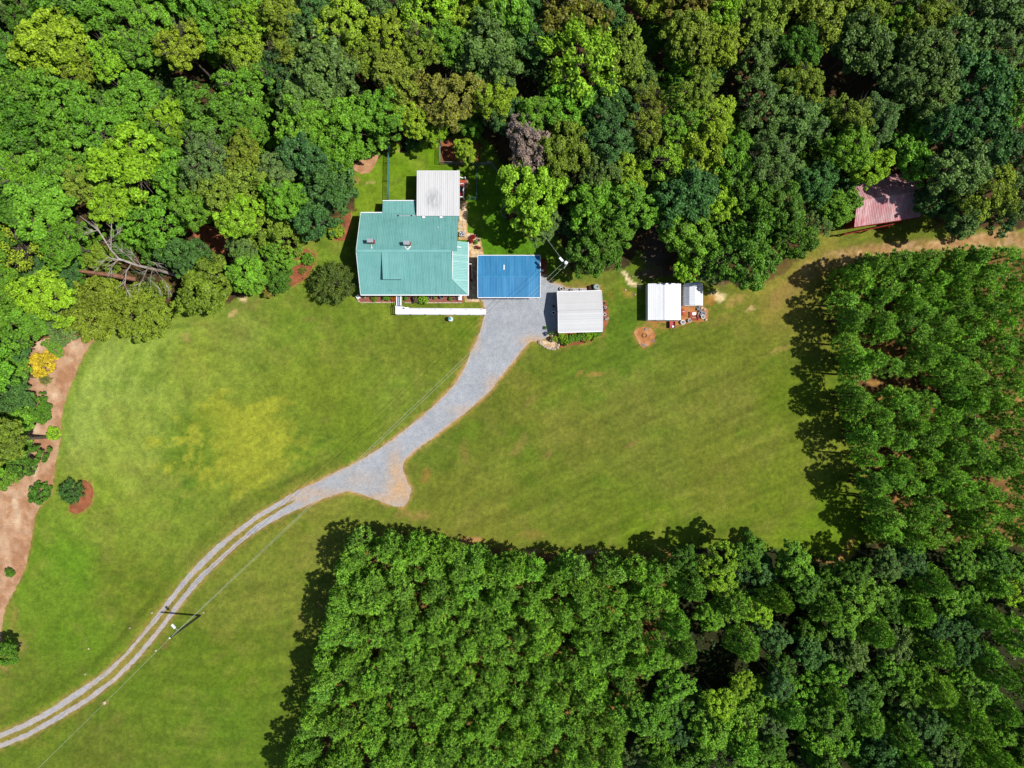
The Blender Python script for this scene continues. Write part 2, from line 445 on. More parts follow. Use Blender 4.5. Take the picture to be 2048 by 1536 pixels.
PATIO = [(917, 402), (935, 402), (935.5, 465), (955, 470), (963, 485), (967, 505), (968, 510), (958, 514), (958, 592), (960, 604), (930, 604.5), (928, 590), (935, 586), (935, 480), (917, 480)]
STONE_CORNER = [(1078, 682), (1100, 681), (1103, 668), (1114, 668), (1117, 690), (1113, 697), (1100, 697), (1088, 692), (1080, 687)]
TRACK = [(2300, 478), (2048, 478), (1985, 477), (1940, 486), (1880, 492), (1800, 500), (1740, 505), (1690, 512), (1650, 525), (1610, 548), (1570, 585), (1530, 612)]

# ------------------------------------------------------------------ ground: one sheet to the horizon
def build_ground():
    fx = np.arange(-84, 84.01, 0.34); fy = np.arange(-64, 64.01, 0.34)
    ex = np.array([90, 100, 120, 160, 240, 420, 800, 1600.0])
    xs = np.concatenate([-ex[::-1], fx, ex]); ys = np.concatenate([-ex[::-1], fy, ex])
    X, Y = np.meshgrid(xs, ys)
    PX = 1024 + PPM * X; PY = 768 - PPM * Y
    ctrl = [  # x, y, turf colour as it looks there in full sun
        (200, 750, (158, 172, 78)), (140, 850, (150, 165, 75)), (300, 680, (148, 165, 68)), (400, 720, (140, 150, 54)), (480, 650, (132, 142, 58)), (600, 640, (116, 136, 42)), (700, 700, (122, 132, 44)),
        (850, 700, (118, 124, 42)), (920, 660, (112, 126, 36)), (800, 790, (124, 140, 48)), (700, 850, (112, 128, 36)), (650, 780, (122, 134, 40)), (560, 860, (130, 140, 46)),
        (250, 900, (150, 160, 66)), (200, 1000, (138, 152, 52)), (300, 1060, (132, 146, 50)), (420, 1010, (128, 140, 48)), (150, 1120, (108, 142, 34)), (80, 1180, (112, 136, 38)), (250, 1150, (118, 126, 42)),
        (300, 1200, (112, 124, 36)), (150, 1290, (104, 132, 32)), (60, 1350, (110, 122, 40)), (100, 1400, (112, 130, 36)), (300, 1400, (104, 122, 34)), (450, 1450, (98, 122, 32)), (200, 1500, (104, 114, 38)),
        (500, 1200, (124, 128, 48)), (450, 1280, (110, 124, 36)), (600, 1060, (128, 130, 46)), (560, 1350, (112, 124, 40)), (480, 1360, (102, 124, 28)), (640, 1110, (126, 128, 50)),
        (900, 960, (116, 118, 42)), (960, 1030, (128, 128, 48)), (880, 880, (102, 118, 36)), (950, 800, (106, 114, 36)), (1050, 780, (114, 116, 40)), (1150, 850, (122, 122, 46)), (1100, 950, (112, 122, 38)),
        (1250, 800, (124, 124, 50)), (1300, 900, (120, 124, 46)), (1300, 1050, (108, 126, 30)), (1450, 950, (118, 122, 40)), (1450, 800, (122, 122, 48)), (1500, 700, (116, 120, 40)), (1600, 900, (118, 126, 38)),
        (1650, 1060, (110, 134, 26)), (1560, 620, (136, 128, 52)), (1400, 680, (112, 120, 38)), (1250, 620, (96, 120, 32)), (1230, 720, (100, 122, 34)), (1180, 700, (102, 120, 34)), (1560, 780, (104, 118, 28)), (1600, 1000, (112, 122, 34)),
        (800, 320, (116, 146, 30)), (740, 380, (124, 146, 36)), (850, 310, (108, 142, 20)), (960, 480, (94, 140, 24)), (1020, 500, (88, 132, 22)), (1150, 560, (98, 124, 32)), (1000, 420, (90, 130, 26)), (650, 520, (112, 132, 40)), (640, 590, (116, 130, 42)), (1240, 570, (112, 124, 38))]
    num = np.zeros(PX.shape + (3,)); den = np.zeros(PX.shape)
    wx = PX + 60 * (fbm(PX / 90, PY / 90, 3) - 0.5); wy = PY + 60 * (fbm(PX / 90, PY / 90, 9) - 0.5)
    for cx, cy, c in ctrl:
        wgt = 1.0 / (((wx - cx) ** 2 + (wy - cy) ** 2) + 900.0) ** 1.6
        num += wgt[..., None] * np.array(lin(*c)); den += wgt
    C = num / den[..., None] * 0.585
    # patches of drier and lusher turf
    p1 = fbm(PX / 55, PY / 55, 21); p2 = fbm(PX / 24, PY / 24, 33)
    dry = sstep(0.5, 0.68, p1 * 0.6 + p2 * 0.4)[..., None]
    C = C * (1 - 0.32 * dry) + np.array(lin(142, 132, 62)) * 0.585 * 0.32 * dry
    lush = sstep(0.52, 0.7, fbm(PX / 70, PY / 48, 41) * 0.6 + fbm(PX / 18, PY / 18, 43) * 0.4)[..., None]
    C = C * (1 - 0.38 * lush) + np.array(lin(88, 118, 26)) * 0.585 * 0.38 * lush
    # the yellow bloom on the lawn west of the drive, with ragged edges
    bl = np.exp(-(((PX - 470) / 150) ** 2 + ((PY - 890) / 105) ** 2))
    yp = sstep(0.42, 0.52, bl * 0.55 + 0.45 * fbm(PX / 34, PY / 26, 55) * (bl > 0.08))[..., None]
    C = C * (1 - 0.75 * yp) + np.array(lin(164, 162, 52)) * 0.585 * 0.75 * yp
    dk = (np.exp(-(((PX - 380) / 60) ** 2 + ((PY - 915) / 100) ** 2)) + 0.6 * np.exp(-(((PX - 600) / 60) ** 2 + ((PY - 900) / 60) ** 2)))
    dkm = (sstep(0.44, 0.6, fbm(PX / 22, PY / 22, 61)) * np.clip(dk * 1.3, 0, 1))[..., None]
    C = C * (1 - 0.85 * dkm) + np.array(lin(96, 122, 36)) * 0.585 * 0.85 * dkm
    C = C * (0.82 + 0.36 * fbm(PX / 7, PY / 6, 131, 3))[..., None] * np.array([1, 1.02, 1.06])
    C = C * np.array([0.975, 1.06, 1.0])
    # mowing: arcs round the west lawn, bands along the drive, long diagonal passes on the east lawn
    rr_ = np.hypot(PX - 430, (PY - 800) * 1.1); th = np.arctan2(PY - 800, PX - 430)
    arc = fbm(rr_ / 11, th * 3.0, 71, 3)
    dl = dist_line(PX, PY, DRIVE_L[10:])
    band = fbm(dl / 9, (PX - PY) / 260, 73, 3)
    ca, sa = math.cos(R(24)), math.sin(R(24))
    u = PX * ca - PY * sa; v = PX * sa + PY * ca
    diag = fbm(v / 9, u / 170, 75, 3)
    east = sstep(0, 60, (PX - 900) + (PY - 1000) * 0.55)
    near = np.exp(-dl / 130.0) * (1 - east)
    mow = (arc * (1 - near) + band * near) * (1 - east) + diag * east
    C = C * (1 + (0.55 - 0.1 * east) * (mow - 0.5))[..., None]
    C = C * (1 + 0.22 * (fbm(v / 3.2, u / 60, 77, 2) - 0.5) * east)[..., None]
    west_dip = np.exp(-((dl - 26) / 10) ** 2) * (PX < 640)
    C = C * (1 - 0.22 * west_dip[..., None])
    # soft soil
    wpx = PX + 16 * (fbm(PX / 14, PY / 14, 81) - 0.5); wpy = PY + 16 * (fbm(PX / 14, PY / 14, 83) - 0.5)
    nz = fbm(PX / 9, PY / 9, 91)
    def paint(mask, col, strength=1.0):
        nonlocal C
        a = np.clip(mask * strength, 0, 1)[..., None]
        C = C * (1 - a) + np.array(lin(*col)) * 0.585 * a
    def blob(cx, cy, rx, ry, rot, col, strength=1.0, ragged=0.9):
        c_, s_ = math.cos(R(rot)), math.sin(R(rot))
        dx = wpx - cx; dy = wpy - cy
        a = (dx * c_ - dy * s_) / rx; b = (dx * s_ + dy * c_) / ry
        m_ = np.exp(-(a * a + b * b)) * (1 - ragged * 0.5 + ragged * 1.1 * (nz - 0.25))
        paint(sstep(0.28, 0.75, m_), col, strength)
    ft = in_poly(wpx, wpy, FOREST)
    leaf_litter = fbm(PX / 16, PY / 16, 95)
    paint(ft.astype(float), (92, 66, 48), 0.95)
    paint(ft * sstep(0.45, 0.65, leaf_litter), (62, 60, 36), 0.8)
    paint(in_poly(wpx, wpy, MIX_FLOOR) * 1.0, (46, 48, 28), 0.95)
    for fl in (PINE_R_FLOOR, PINE_B_FLOOR):
        mk = in_poly(wpx, wpy, fl)
        paint(mk.astype(float), (132, 96, 60), 0.92)
        paint(mk * sstep(0.5, 0.66, fbm(PX / 14, PY / 10, 97)), (88, 62, 42), 0.8)
        paint(mk * sstep(0.6, 0.72, fbm(PX / 20, PY / 8, 99)), (196, 150, 84), 0.7)
        edge = np.exp(-(dist_line(PX, PY, fl, True) / 10) ** 2)
        paint(edge * sstep(0.3, 0.6, nz), (170, 132, 80), 0.3)
    td = dist_line(wpx, wpy, TRACK)
    paint(sstep(26, 9, td) * (PX > 1540), (160, 130, 78), 0.85)
    paint(sstep(14, 2, np.abs(td - 7)) * sstep(0.45, 0.6, nz) * (PX > 1600), (212, 176, 130), 0.8)
    paint(sstep(18, 3, td) * (PX > 1720) * sstep(0.4, 0.6, fbm(PX / 30, PY / 12, 101)), (188, 142, 96), 0.7)
    paint(sstep(70, 20, td) * (PX > 1520) * (PX < 1680), (150, 136, 62), 0.5)
    for bl_ in ((1250, 550, 14, 6, -48, (250, 226, 180), 1.3, 0.5), (1262, 564, 16, 7, -42, (246, 222, 178), 1.3, 0.5), (1276, 573, 8, 5, -20, (240, 214, 168), 1.2, 0.5), (1250, 585, 14, 10, -40, (170, 140, 66), 0.7), (1262, 590, 12, 8, 0, (186, 150, 80), 0.7),
                (1436, 592, 24, 11, -12, (232, 208, 160), 1.0), (1418, 600, 18, 16, 0, (176, 130, 62), 0.9), (1470, 602, 26, 12, 20, (178, 150, 84), 0.7), (1500, 620, 18, 4, 35, (214, 182, 130), 0.9),
                (1440, 640, 36, 20, 20, (136, 122, 60), 0.5), (1192, 750, 26, 8, 8, (176, 140, 76), 0.8), (1160, 746, 16, 5, 20, (160, 130, 70), 0.6), (1060, 800, 18, 6, 40, (150, 126, 70), 0.5),
                (1040, 890, 40, 14, 50, (146, 128, 70), 0.55), (930, 900, 18, 30, 0, (150, 128, 68), 0.5), (850, 950, 14, 16, 0, (160, 118, 64), 0.6), (1100, 905, 20, 8, 30, (160, 122, 74), 0.5), (1260, 890, 22, 5, 30, (150, 118, 74), 0.5),
                (830, 1030, 60, 12, 0, (156, 132, 74), 0.7), (940, 1082, 34, 12, 8, (196, 146, 96), 0.9), (1055, 1106, 26, 8, 10, (208, 160, 120), 1.0), (1180, 1106, 30, 5, 4, (200, 170, 140), 0.9), (1060, 1070, 34, 14, 0, (156, 134, 66), 0.6),
                (1670, 1116, 60, 8, 8, (190, 140, 86), 0.9), (1700, 1090, 30, 10, 60, (180, 140, 80), 0.6), (485, 598, 10, 8, 30, (236, 206, 160), 1.0), (468, 626, 16, 9, 45, (206, 174, 120), 0.9), (372, 676, 10, 12, 30, (180, 160, 96), 0.7),
                (505, 612, 40, 12, 15, (140, 138, 66), 0.6), (210, 1406, 9, 5, 0, (190, 158, 92), 0.9), (25, 1230, 14, 50, 0, (150, 140, 66), 0.8), (40, 1290, 14, 30, 0, (148, 138, 70), 0.7), (5, 1330, 20, 20, 0, (160, 140, 80), 0.7),
                (320, 1240, 8, 20, -35, (140, 122, 66), 0.5), (330, 1290, 10, 14, -20, (140, 118, 62), 0.6), (440, 1130, 16, 7, 40, (136, 124, 62), 0.5), (640, 1215, 14, 26, 0, (134, 124, 62), 0.5), (598, 1240, 16, 24, 0, (132, 124, 58), 0.5),
                (620, 640, 20, 8, 0, (148, 128, 72), 0.4), (898, 634, 14, 8, 0, (168, 136, 84), 0.7), (710, 360, 18, 8, 10, (182, 150, 92), 0.7), (735, 365, 14, 5, 0, (200, 172, 120), 0.7), (800, 305, 22, 4, 0, (196, 160, 110), 0.8), (870, 292, 14, 8, -30, (190, 140, 96), 0.8),
                (820, 284, 40, 7, 0, (150, 104, 74), 0.9), (914, 332, 40, 4, 0, (150, 118, 60), 0.7), (930, 376, 14, 20, 0, (150, 130, 60), 0.6), (955, 300, 20, 30, 0, (120, 84, 58), 0.7),
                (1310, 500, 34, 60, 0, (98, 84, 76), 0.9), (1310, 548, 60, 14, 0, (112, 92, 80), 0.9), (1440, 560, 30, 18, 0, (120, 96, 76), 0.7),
                (1154, 566, 14, 5, -6, (160, 136, 62), 0.6), (1130, 545, 10, 8, 0, (150, 112, 74), 0.7), (1222, 590, 9, 14, 0, (140, 126, 52), 0.6), (1290, 640, 26, 20, 0, (110, 122, 36), 0.4), (1330, 652, 60, 7, 0, (180, 134, 74), 0.7),
                (150, 1012, 36, 32, 0, (118, 150, 30), 0.5), (1560, 700, 40, 5, 25, (170, 146, 82), 0.7), (1590, 560, 22, 14, 30, (176, 140, 78), 0.7)):
        blob(*bl_)
    # washed-out orange fringe along the gravel
    dd = dist_line(PX, PY, DRIVE, True)
    paint(np.exp(-(dd / 4.5) ** 2) * sstep(0.2, 0.5, nz) * np.where(PX < 600, 0.55, 1.0), (204, 158, 108), 0.9)
    paint(np.exp(-(dd / 12) ** 2) * sstep(0.45, 0.6, fbm(PX / 12, PY / 12, 111)), (158, 138, 66), 0.45)
    med = in_poly(PX, PY, DRIVE_IN_U + DRIVE_IN_L)
    paint(med * 1.0, (150, 138, 68), 0.6)
    for bd in (SAND_BED, BED2, BED3, BED6, BED_GARAGE, BURN_PIT, JUNK_DIRT):
        paint(np.exp(-(dist_line(PX, PY, bd, True) / 5) ** 2) * sstep(0.25, 0.55, nz), (168, 132, 72), 0.6)
    paint(np.exp(-((dist_line(PX, PY, SAND_BED[:18]) - 10) / 9) ** 2), (104, 138, 34), 0.45)
    V = np.stack([X, Y, np.zeros_like(X)], -1).reshape(-1, 3)
    ny, nx = X.shape
    i = np.arange(ny * nx).reshape(ny, nx)
    F = np.stack([i[:-1, :-1], i[:-1, 1:], i[1:, 1:], i[1:, :-1]], -1).reshape(-1, 4)
    me = mesh_np('ground', V, F, M['ground'], cols=np.clip(C, 0.004, 0.9).reshape(-1, 3))
    tag(link('ground', me), 'mown lawn, woodland floor and bare soil around the house', kind='structure')
build_ground()

# ------------------------------------------------------------------ drive, beds and other loose ground laid on the lawn
def sheet(name, poly, z, color_fn, label, jit=1.0, step=6.0, inner=14.0, seed=0, kind='structure'):
    rr = random.Random(seed)
    pts = []
    n = len(poly)
    for i in range(n):
        x1, y1 = poly[i]; x2, y2 = poly[(i + 1) % n]
        L = math.hypot(x2 - x1, y2 - y1)
        m_ = max(1, int(L / step))
        for k in range(m_):
            t = k / m_
            j = jit if L > 3 else 0
            pts.append((x1 + (x2 - x1) * t + rr.uniform(-j, j), y1 + (y2 - y1) * t + rr.uniform(-j, j)))
    nb = len(pts)
    xs = [p[0] for p in pts]; ys = [p[1] for p in pts]
    gx, gy = np.meshgrid(np.arange(min(xs), max(xs), inner), np.arange(min(ys), max(ys), inner))
    gx = (gx + np.array([rr.uniform(-0.3, 0.3) * inner for _ in range(gx.size)]).reshape(gx.shape)).ravel(); gy = gy.ravel()
    ok = in_poly(gx, gy, pts) & (dist_line(gx, gy, pts, True) > inner * 0.4)
    allp = [Vector((x, -y)) for x, y in pts] + [Vector((x, -y)) for x, y in zip(gx[ok], gy[ok])]
    edges = [(i, (i + 1) % nb) for i in range(nb)]
    v2, e2, f2 = delaunay_2d_cdt(allp, edges, [], 1, 1e-4)[:3]
    P = np.array([(v.x, -v.y) for v in v2])
    V = np.stack([(P[:, 0] - 1024) / PPM, (768 - P[:, 1]) / PPM, np.full(len(P), z)], -1)
    F = np.array([f for f in f2 if len(f) == 3])
    # face up
    a, b, c = V[F[:, 0]], V[F[:, 1]], V[F[:, 2]]
    fl = ((b[:, 0] - a[:, 0]) * (c[:, 1] - a[:, 1]) - (b[:, 1] - a[:, 1]) * (c[:, 0] - a[:, 0])) < 0
    F[fl] = F[fl][:, ::-1]
    cols = color_fn(P[:, 0], P[:, 1])
    me = mesh_np(name, V, F, M['sheet'], cols=np.clip(cols, 0.003, 0.9))
    return tag(link(name, me), label, kind=kind)

def two_tone(a, b, s=14, lo=0.4, hi=0.65, seed=5, k=0.585):
    a = np.array(lin(*a)) * k; b = np.array(lin(*b)) * k
    def f(x, y):
        t = sstep(lo, hi, fbm(x / s, y / s, seed))[..., None]
        return a * (1 - t) + b * t
    return f

def drive_col(x, y):
    g = np.array(lin(176, 181, 190)) * 0.585
    tan = np.array(lin(212, 176, 138)) * 0.585
    n = fbm(x / 10, y / 10, 7)
    dd = dist_line(x, y, DRIVE, True)
    m = sstep(5, 0.5, dd) * np.where(x < 600, 0.34, 0.55)
    for cx, cy, rx, ry, s in ((800, 975, 26, 34, 1.0), (775, 1000, 45, 14, 0.9), (790, 940, 14, 40, 0.7), (640, 985, 60, 10, 0.5), (600, 998, 30, 8, 0.6), (1066, 682, 22, 10, 1.0), (985, 770, 14, 18, 0.6), (930, 820, 30, 10, 0.5), (950, 690, 10, 16, 0.5), (720, 960, 40, 20, 0.25)):
        m = np.maximum(m, s * np.exp(-(((x - cx) / rx) ** 2 + ((y - cy) / ry) ** 2)) * (0.4 + 1.2 * n))
    m = np.clip(m, 0, 0.95)[..., None]
    col = g * (0.86 + 0.28 * fbm(x / 26, y / 26, 8))[..., None]
    return col * (1 - m) + tan * m

sheet('driveway', DRIVE, 0.02, drive_col, 'pale grey gravel driveway splitting into two wheel tracks', jit=0.9, step=5, inner=7, seed=1)
mulch = two_tone((172, 108, 76), (150, 90, 62), 8)
def sand_col(x, y):
    c = two_tone((186, 138, 104), (206, 166, 134), 18)(x, y)
    c = c * (0.78 + 0.44 * fbm(x / 7, y / 7, 19))[..., None]
    for cx, cy, rx, ry, k in ((108, 790, 7, 6, 1.0), (72, 858, 9, 12, 0.9), (70, 938, 7, 16, 1.0), (30, 1005, 6, 16, 0.9), (36, 1040, 8, 22, 0.8), (150, 690, 20, 12, 0.6), (80, 690, 12, 12, 0.8), (140, 720, 8, 8, 0.5), (20, 985, 8, 6, 0.6), (10, 1080, 12, 30, 0.4)):
        m = (k * np.exp(-(((x - cx) / rx) ** 2 + ((y - cy) / ry) ** 2)) * (0.5 + fbm(x / 5, y / 5, 23)))[..., None]
        m = np.clip(m, 0, 0.95)
        c = c * (1 - m) + np.array(lin(240, 212, 180)) * 0.585 * m
    return c
sheet('mulch_bed', SAND_BED, 0.012, sand_col, 'sandy pine straw bed along the western wood', jit=1.6, step=5, inner=4.5, seed=2)
for i, (pl, lb) in enumerate(((BED1, 'bare red mulch patch between the woodland trees'), (BED2, 'curved mulch bed with the round boxwood'), (BED3, 'mulch bed beside the house with a golden shrub'),
                              (BED5, 'fenced mulch pen with the yellow leaved tree'), (BED6, 'oval mulch bed round the young magnolia'), (BED_GARAGE, 'mulch bed along the white garage'), (BED_GARAGE_E, 'mulch strip at the garage gable'))):
    sheet('mulch_bed', pl, 0.014, mulch, lb, jit=0.8, step=4, inner=6, seed=10 + i)
sheet('sand_patch', BED4, 0.014, two_tone((206, 160, 122), (186, 136, 100), 8), 'pale sand patch at the wood edge behind the house', jit=1.0, step=4, inner=6, seed=20)
red_mulch = two_tone((150, 92, 84), (168, 108, 92), 5)
sheet('mulch_bed', BED_FRONT_L, 0.014, red_mulch, 'front flower bed west of the ramp', jit=0.2, step=4, inner=5, seed=21)
sheet('mulch_bed', BED_FRONT_R, 0.014, red_mulch, 'front flower bed east of the ramp', jit=0.2, step=4, inner=5, seed=22)
sheet('bare_soil', JUNK_DIRT, 0.012, two_tone((176, 122, 66), (200, 140, 92), 8), 'bare orange soil between the two white sheds', jit=1.2, step=4, inner=6, seed=23)
sheet('bare_soil', BURN_PIT, 0.014, two_tone((188, 126, 76), (212, 158, 112), 9), 'bare orange burn patch on the lawn', jit=0.8, step=4, inner=5, seed=24)
sheet('patio_bed', PATIO, 0.022, two_tone((214, 176, 128), (196, 150, 108), 6), 'mortar bed of the flagstone path', jit=0.3, step=5, inner=6, seed=25)
sheet('patio_bed', STONE_CORNER, 0.026, two_tone((214, 176, 138), (190, 150, 112), 6), 'mortar bed of the stone corner by the garage', jit=0.4, step=4, inner=5, seed=26)

def flagstones(poly, label, cell, z, seed, name):
    rr = random.Random(seed)
    root = thing(name, label, 'path', G(sum(p[0] for p in poly) / len(poly), sum(p[1] for p in poly) / len(poly)))
    xs = [p[0] for p in poly]; ys = [p[1] for p in poly]
    nx = int((max(xs) - min(xs)) / cell) + 2; ny = int((max(ys) - min(ys)) / cell) + 2
    cs = [[(min(xs) + (i - 0.3 + rr.uniform(-0.25, 0.25) + 0.5 * (j % 2)) * cell, min(ys) + (j - 0.3 + rr.uniform(-0.22, 0.22)) * cell) for i in range(nx + 1)] for j in range(ny + 1)]
    tints = [(1, 1, 1), (1.12, 1.08, 1.0), (1.05, 0.92, 0.86), (0.9, 0.85, 0.8), (1.25, 1.25, 1.2), (1.15, 1.1, 0.9)]
    for j in range(ny):
        for i in range(nx):
            q = [cs[j][i], cs[j][i + 1], cs[j + 1][i + 1], cs[j + 1][i]]
            cx = sum(p[0] for p in q) / 4; cy = sum(p[1] for p in q) / 4
            if not in_poly(np.array([cx]), np.array([cy]), poly)[0] or dist_line(np.array([cx]), np.array([cy]), poly, True)[0] < cell * 0.33: continue
            loop = []
            for k in range(4):
                a = q[k]; b = q[(k + 1) % 4]
                for t in (0.14, 0.86):
                    x = a[0] + (b[0] - a[0]) * t; y = a[1] + (b[1] - a[1]) * t
                    loop.append((cx + (x - cx) * 0.9, cy + (y - cy) * 0.9))
            hz = z + rr.uniform(0.02, 0.05)
            bm = hexa(B(), [Vector((*G(x, y)[:2], z)) for x, y in loop], [Vector((*G(x, y)[:2], hz)) for x, y in loop])
            o = obj('flagstone', bm, M['flag'], root, world=True)
            c = rr.choice(tints); k = rr.uniform(0.9, 1.1)
            o.color = (c[0] * k, c[1] * k, c[2] * k, 1)
    return root
flagstones(PATIO, 'tan flagstone path from the deck round the house to the carport', 8.5, 0.022, 3, 'stone_path')
flagstones(STONE_CORNER, 'small flagstone corner at the garage bed', 8.0, 0.026, 4, 'stone_path')
wl = thing('stone_border', 'low border of pale stones round the corner by the garage', 'border', G(1098, 697))
for i, (x, y) in enumerate(((1079, 684), (1082, 687), (1086, 690), (1090, 693), (1095, 695), (1100, 697), (1105, 698), (1110, 698), (1115, 695), (1117, 690), (1118, 684))):
    obj('stone', rock(B(), G(x, y) + Vector((0, 0, 0.1)), 0.26 if i else 0.38, 0.7, i), M['stone'], wl, world=True)

# ------------------------------------------------------------------ buildings
def roof_slope(parent, E0, E1, up, m, panel=0.9, rib=0.225, rh=0.038, top=lambda u: 1.0, bot=lambda u: 0.0, breaks=(), name='roof_panel', world=False):
    """steel sheets laid edge to edge from eave to ridge, each sheet an object with its ribs"""
    E0 = Vector(E0); E1 = Vector(E1); up = Vector(up)
    ax = (E1 - E0); L = ax.length; ax = ax / L
    n = ax.cross(up).normalized()
    if n.z < 0: n = -n
    nP = max(1, round(L / panel))
    cuts = sorted(set([round(L * i / nP, 4) for i in range(nP + 1)] + [round(b, 4) for b in breaks]))
    base = root_loc(parent) if world else Vector((0, 0, 0))
    for a, b in zip(cuts, cuts[1:]):
        if b - a < 0.05: continue
        if max(top(a + 1e-3) - bot(a + 1e-3), top(b - 1e-3) - bot(b - 1e-3)) < 0.02: continue
        prof = [(a + 0.006, 0.0)]
        k = math.ceil(a / rib)
        while k * rib < b - 0.03:
            r = k * rib
            if r > a + 0.03:
                prof += [(r - 0.035, 0), (r - 0.015, rh), (r + 0.015, rh), (r + 0.035, 0)]
            k += 1
        prof.append((b - 0.006, 0.012))
        bm = B(); prev = None
        for u, dz in prof:
            uu = min(max(u, a + 1e-3), b - 1e-3)
            p0 = E0 + ax * u + up * bot(uu) + n * dz - base; p1 = E0 + ax * u + up * max(top(uu), bot(uu) + 0.002) + n * dz - base
            cur = (bm.verts.new(p0), bm.verts.new(p1))
            if prev: bm.faces.new((prev[0], cur[0], cur[1], prev[1]))
            prev = cur
        bmesh.ops.recalc_face_normals(bm, faces=bm.faces)
        f0 = bm.faces[:][0] if len(bm.faces) else None
        if f0 is not None and f0.normal.z < 0: bmesh.ops.reverse_faces(bm, faces=bm.faces)
        me = bpy.data.meshes.new(name); bm.to_mesh(me); bm.free(); me.materials.append(m)
        link(name, me, parent)

def slab(bm, pts, t, drop=0.0):
    """roof deck: the polygon pts (3D) lowered by drop and given thickness t"""
    hexa(bm, [Vector(p) - Vector((0, 0, drop + t)) for p in pts], [Vector(p) - Vector((0, 0, drop)) for p in pts])

def gable_building(name, label, cat, ctr, rot, L, D, he, hr, mroof, mwall, inset=0.3, trim=None, panel=0.9, rib=0.225, along=False, posts_only=False, fascia_x=True):
    """ridge along local x; L x D is the roof plan; along=True lays the sheets parallel to the ridge"""
    t = thing(name, label, cat, ctr, 0)
    if not posts_only:
        bm = B()
        x0, x1, y0, y1 = -L / 2 + inset, L / 2 - inset, -D / 2 + inset, D / 2 - inset
        sl = (hr - he) / (D / 2)
        ze = he + sl * inset - 0.12; zr = hr - 0.14
        prof = [(y0, 0), (y1, 0), (y1, ze), (0, zr), (y0, ze)]
        hexa(bm, [(x0, y, z) for y, z in prof], [(x1, y, z) for y, z in prof])
        obj('wall', bm, mwall, t)
    bm = B()
    for s in (-1, 1):
        slab(bm, [(-L / 2, s * D / 2, he), (L / 2, s * D / 2, he), (L / 2, s * 0.001, hr), (-L / 2, s * 0.001, hr)], 0.09, 0.012)
    roof = obj('roof', bm, mroof, t)
    for s in (-1, 1):
        if along:
            w_ = math.hypot(D / 2, hr - he)
            roof_slope(roof, (-s * L / 2, s * D / 2, he), (-s * L / 2, s * 0.003, hr), (s * L, 0, 0), mroof, panel, rib, 0.025)
        else:
            roof_slope(roof, (-L / 2, s * D / 2, he), (L / 2, s * D / 2, he), (0, -s * (D / 2 - 0.003), hr - he), mroof, panel, rib)
    bm = B(); hexa(bm, [(-L / 2, -0.2, hr - 0.2 * (hr - he) / (D / 2) + 0.03), (-L / 2, 0, hr + 0.03), (-L / 2, 0.2, hr - 0.2 * (hr - he) / (D / 2) + 0.03), (-L / 2, 0, hr + 0.062)], [(L / 2, -0.2, hr - 0.2 * (hr - he) / (D / 2) + 0.03), (L / 2, 0, hr + 0.03), (L / 2, 0.2, hr - 0.2 * (hr - he) / (D / 2) + 0.03), (L / 2, 0, hr + 0.062)]); obj('ridge_cap', bm, mroof, roof)
    if trim:
        for s in (-1, 1): obj('fascia', box(B(), -L / 2, L / 2, s * D / 2 - 0.05 + (0.05 if s > 0 else -0.05), s * D / 2 + 0.05 + (0.05 if s > 0 else -0.05), he - 0.2, he + 0.005), trim, t)
        for s in (-1, 1):
            for e in (-1, 1):
                obj('rake_board', beam(B(), (e * (L / 2 + 0.04), s * (D / 2), he - 0.05), (e * (L / 2 + 0.04), s * 0.002, hr - 0.05), 0.07, 0.18), trim, t)
    t.rotation_euler = (0, 0, rot)
    return t, roof

def window(parent, x, y, z, wd, ht, axis, name='window'):
    """a window set 3 cm proud of a wall that faces -y (axis 'y') or +/-x (axis 'x')"""
    bm = B()
    if axis[0] == 'y':
        s = -1 if axis[1] == '-' else 1
        box(bm, x - wd / 2, x + wd / 2, min(y, y + s * 0.04), max(y, y + s * 0.04), z, z + ht)
        o = obj(name, bm, M['white'], parent, world=True)
        bm = B(); box(bm, x - wd / 2 + 0.08, x + wd / 2 - 0.08, min(y + s * .041, y + s * 0.05), max(y + s * .041, y + s * 0.05), z + 0.08, z + ht - 0.08)
    else:
        s = -1 if axis[1] == '-' else 1
        box(bm, min(x, x + s * 0.04), max(x, x + s * 0.04), y - wd / 2, y + wd / 2, z, z + ht)
        o = obj(name, bm, M['white'], parent, world=True)
        bm = B(); box(bm, min(x + s * .041, x + s * 0.05), max(x + s * .041, x + s * 0.05), y - wd / 2 + 0.08, y + wd / 2 - 0.08, z + 0.08, z + ht - 0.08)
    obj('pane', bm, M['glass'], o, world=True)

